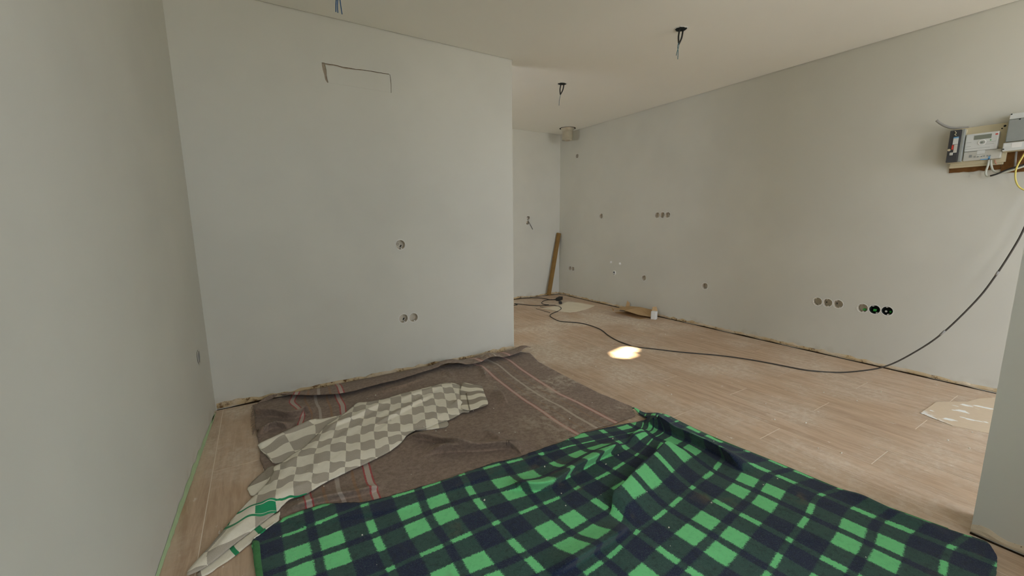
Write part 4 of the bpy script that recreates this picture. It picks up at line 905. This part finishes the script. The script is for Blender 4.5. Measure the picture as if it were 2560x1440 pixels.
# ---- green plaid blanket in the foreground
G_POLY = D['G_TOP']+[(1.795, 1.452), (1.806, 1.50), (1.822, 1.602), (1.838, 1.535), (1.87, 1.497), (1.915, 1.478)]+D['G_RIGHT']+[(1.55, .13), (1.0, .10), (.4, .08), (-.04, .10), (-.06, .6), (-.085, 1.15)]+D['G_LEFT'][:0:-1]
GV = VP(G_POLY)
g_ridges = [Ridge(D['G_RA'], .066, .045, .014, -.052, .10), Ridge(D['G_RB'], .052, .055, .013, -.042, .12), Ridge(D['G_RC'], .056, .013, .050, .046, .16), Ridge(D['G_RD'], .042, .014, .05, .036, .25),
            Ridge([(1.50, 1.33), (1.62, 1.36), (1.72, 1.38)], .024, .02, .03, .012, .4), Ridge([(1.85, 1.40), (1.80, 1.33), (1.77, 1.24)], .026, .025, .016, -.014, .3),
            Ridge([(2.0, .62), (1.98, .45), (2.02, .28)], .014, .02, .03, 0, .3)]
def green_z(Q):
    x = Q[:, 0]; y = Q[:, 1]
    z = .010+ripple(Q, .0038, 4.5, 11)+ripple(Q, .0013, 16, 12); dx = np.zeros(len(Q)); dy = dx.copy()
    for r in g_ridges:
        a, b, c = r(Q); z = z+a; dx += b; dy += c
    z = z+.036*np.exp(-(((x-1.845)/.05)**2+((y-1.43)/.05)**2))+.018*np.exp(-(((x-1.825)/.03)**2+((y-1.57)/.04)**2))
    z = np.where(inside_np(Q, BV), np.maximum(z, brown_z(Q)[0]+.007), z)
    return np.maximum(z, .006), dx, dy
g_uv = tps([(i, j, x, y) for i, j, x, y in D['PLAID']], 3e-5)
gb = thing('plaid_blanket', 'green and navy plaid wool blanket crumpled over the floor in the foreground', 'blanket', (0, 0, 0))
cloth('sheet', G_POLY, green_z, g_uv, M['plaid'], gb, .0095, .005, .003, fine=g_ridges[:4])
hem = D['HEM']
cloth('hem', hem, lambda Q: (green_z(Q)[0]+.004, 0*Q[:, 0], 0*Q[:, 0]), lambda q: q, M['hem'], gb, .010, .004, .001)
pr = [(x+.002, y) for x, y in D['G_RIGHT'][:5]]
bm = tube_bm([(x, y, .006) for x, y in pr], .005, 6); bm_obj('edge_binding', bm, M['hem'], gb, True)

# ---- beige check blanket on top
C_POLY = [p for p in D['C_MAIN'] if p not in ((0.318, 1.872), (0.063, 1.775))]
CVP = VP(C_POLY); c_edge = edge_dist(C_POLY)
c_uv = tps(D['CHECK'], 3e-5)
c_ridges = [Ridge([(.20, 2.28), (.42, 2.36), (.60, 2.46)], .018, .03, .014, -.010, .3), Ridge([(.40, 2.16), (.62, 2.26), (.90, 2.42)], .018, .03, .014, -.010, .3), Ridge([(.92, 2.16), (.99, 2.22)], .02, .02, .02, 0, .35),
            Ridge([(.60, 2.40), (.80, 2.46), (1.0, 2.48)], .010, .02, .02, 0, .3), Ridge([(.1, 1.83), (.0, 1.79), (-.12, 1.77)], .010, .02, .02, 0, .3)]
def over(Q, ga):
    return np.maximum(np.maximum(under_z(Q), np.where(inside_np(Q, GV), green_z(Q)[0]+ga, 0)), .003)
def check_z(Q):
    e_ = sm(c_edge(Q)/.06); R2_ = np.stack([Q[:, 0]*.8+Q[:, 1]*.6, (Q[:, 1]*.8-Q[:, 0]*.6)*2.2], 1)
    z = over(Q, .004)+.013+.014*e_+e_*ripple(R2_, .008, 5, 31); dx = np.zeros(len(Q)); dy = dx.copy()
    for r in c_ridges:
        a, b, c = r(Q); z = z+a*(.3+.7*e_); dx += b*e_; dy += c*e_
    return z, dx, dy
def low_z(off):
    return lambda Q: (over(Q, .002)+off+ripple(Q, .0012, 14, 41), 0*Q[:, 0], 0*Q[:, 0])
cb_ = thing('check_blanket', 'beige and taupe checked blanket with a green band, crumpled on the brown one', 'blanket', (0, 0, 0))
cloth('sheet', C_POLY, check_z, c_uv, M['check'], cb_, .0115, .004, .002)
cloth('folded_corner', D['C_F1'], lambda Q: (low_z(.007)(Q)[0]+.010*np.exp(-((Q[:, 0]*.5-Q[:, 1]*.87+2.06)/.02)**2), 0*Q[:, 0], 0*Q[:, 0]), tps([(c-.0, b, x, y) for c, b, x, y in D['C_F1L']], 1e-5), M['check'], cb_, .012, .004, .002)
def ctl(spec): return tps(spec, 1e-5)
cloth('folded_corner', D['C_F2'], low_z(.006), ctl(D['C_F2L']), M['flapdark'], cb_, .012, .004, .002)
cloth('turned_underside', D['C_F3'], low_z(.004), ctl(D['C_F3L']), M['underside'], cb_, .012, .003, .003)
cloth('hem_band', D['C_F4'], lambda Q: (low_z(.016)(Q)[0]+.012*sm((1.22-Q[:, 0])/.12), 0*Q[:, 0], 0*Q[:, 0]), ctl(D['C_F4L']), M['hemstripes'], cb_, .010, .004, .001)
cloth('folded_corner', D['C_F5'], low_z(.006), c_uv, M['check'], cb_, .010, .004, .001)
bm = bmesh.new()
a, b = D['STITCH']; a = Vector((*a, 0)); b = Vector((*b, 0))
for i in range(26):
    p = a+(b-a)*(i/25); z = max(one(low_z(.026), p.x, p.y), one(check_z, p.x-.01, p.y)+.002)
    tube_bm([(p.x-.006, p.y-.002, z), (p.x, p.y, z+.004), (p.x+.007, p.y+.003, z+.001)], .0014, 4, bm, smooth_n=2)
bm_obj('overcast_stitching', bm, plain('brown_thread', (0.14, 0.11, 0.07), .9, .2, 40), cb_)

# plaster crumbs strewn over blankets and boards
bm = bmesh.new()
for i in range(330):
    x = random.uniform(-.2, 3.9); y = random.uniform(.3, 4.6)
    if x < XE and y > 2.9: continue
    z = .0005
    if inside(x, y, CVP): z = one(check_z, x, y)
    elif inside(x, y, GV):
        if random.random() < .3: continue
        z = one(green_z, x, y)
    elif inside(x, y, BV): z = one(brown_z, x, y) if y < 2.7 else .2
    if z > .15: continue
    s = random.choice((.0012, .0016, .002, .0028, .004)); mtx = Matrix.Translation((x, y, z+s*.4))
    r = bmesh.ops.create_icosphere(bm, subdivisions=1, radius=s, matrix=mtx)
    for v_ in r['verts']: v_.co += Vector((random.uniform(-1, 1), random.uniform(-1, 1), random.uniform(-1, .4)))*s*.35
cr = bm_obj('plaster_crumbs', bm, M['crumb']); cr['kind'] = 'stuff'; tag(cr, 'tiny white plaster crumbs strewn over the floor and blankets', 'crumbs')
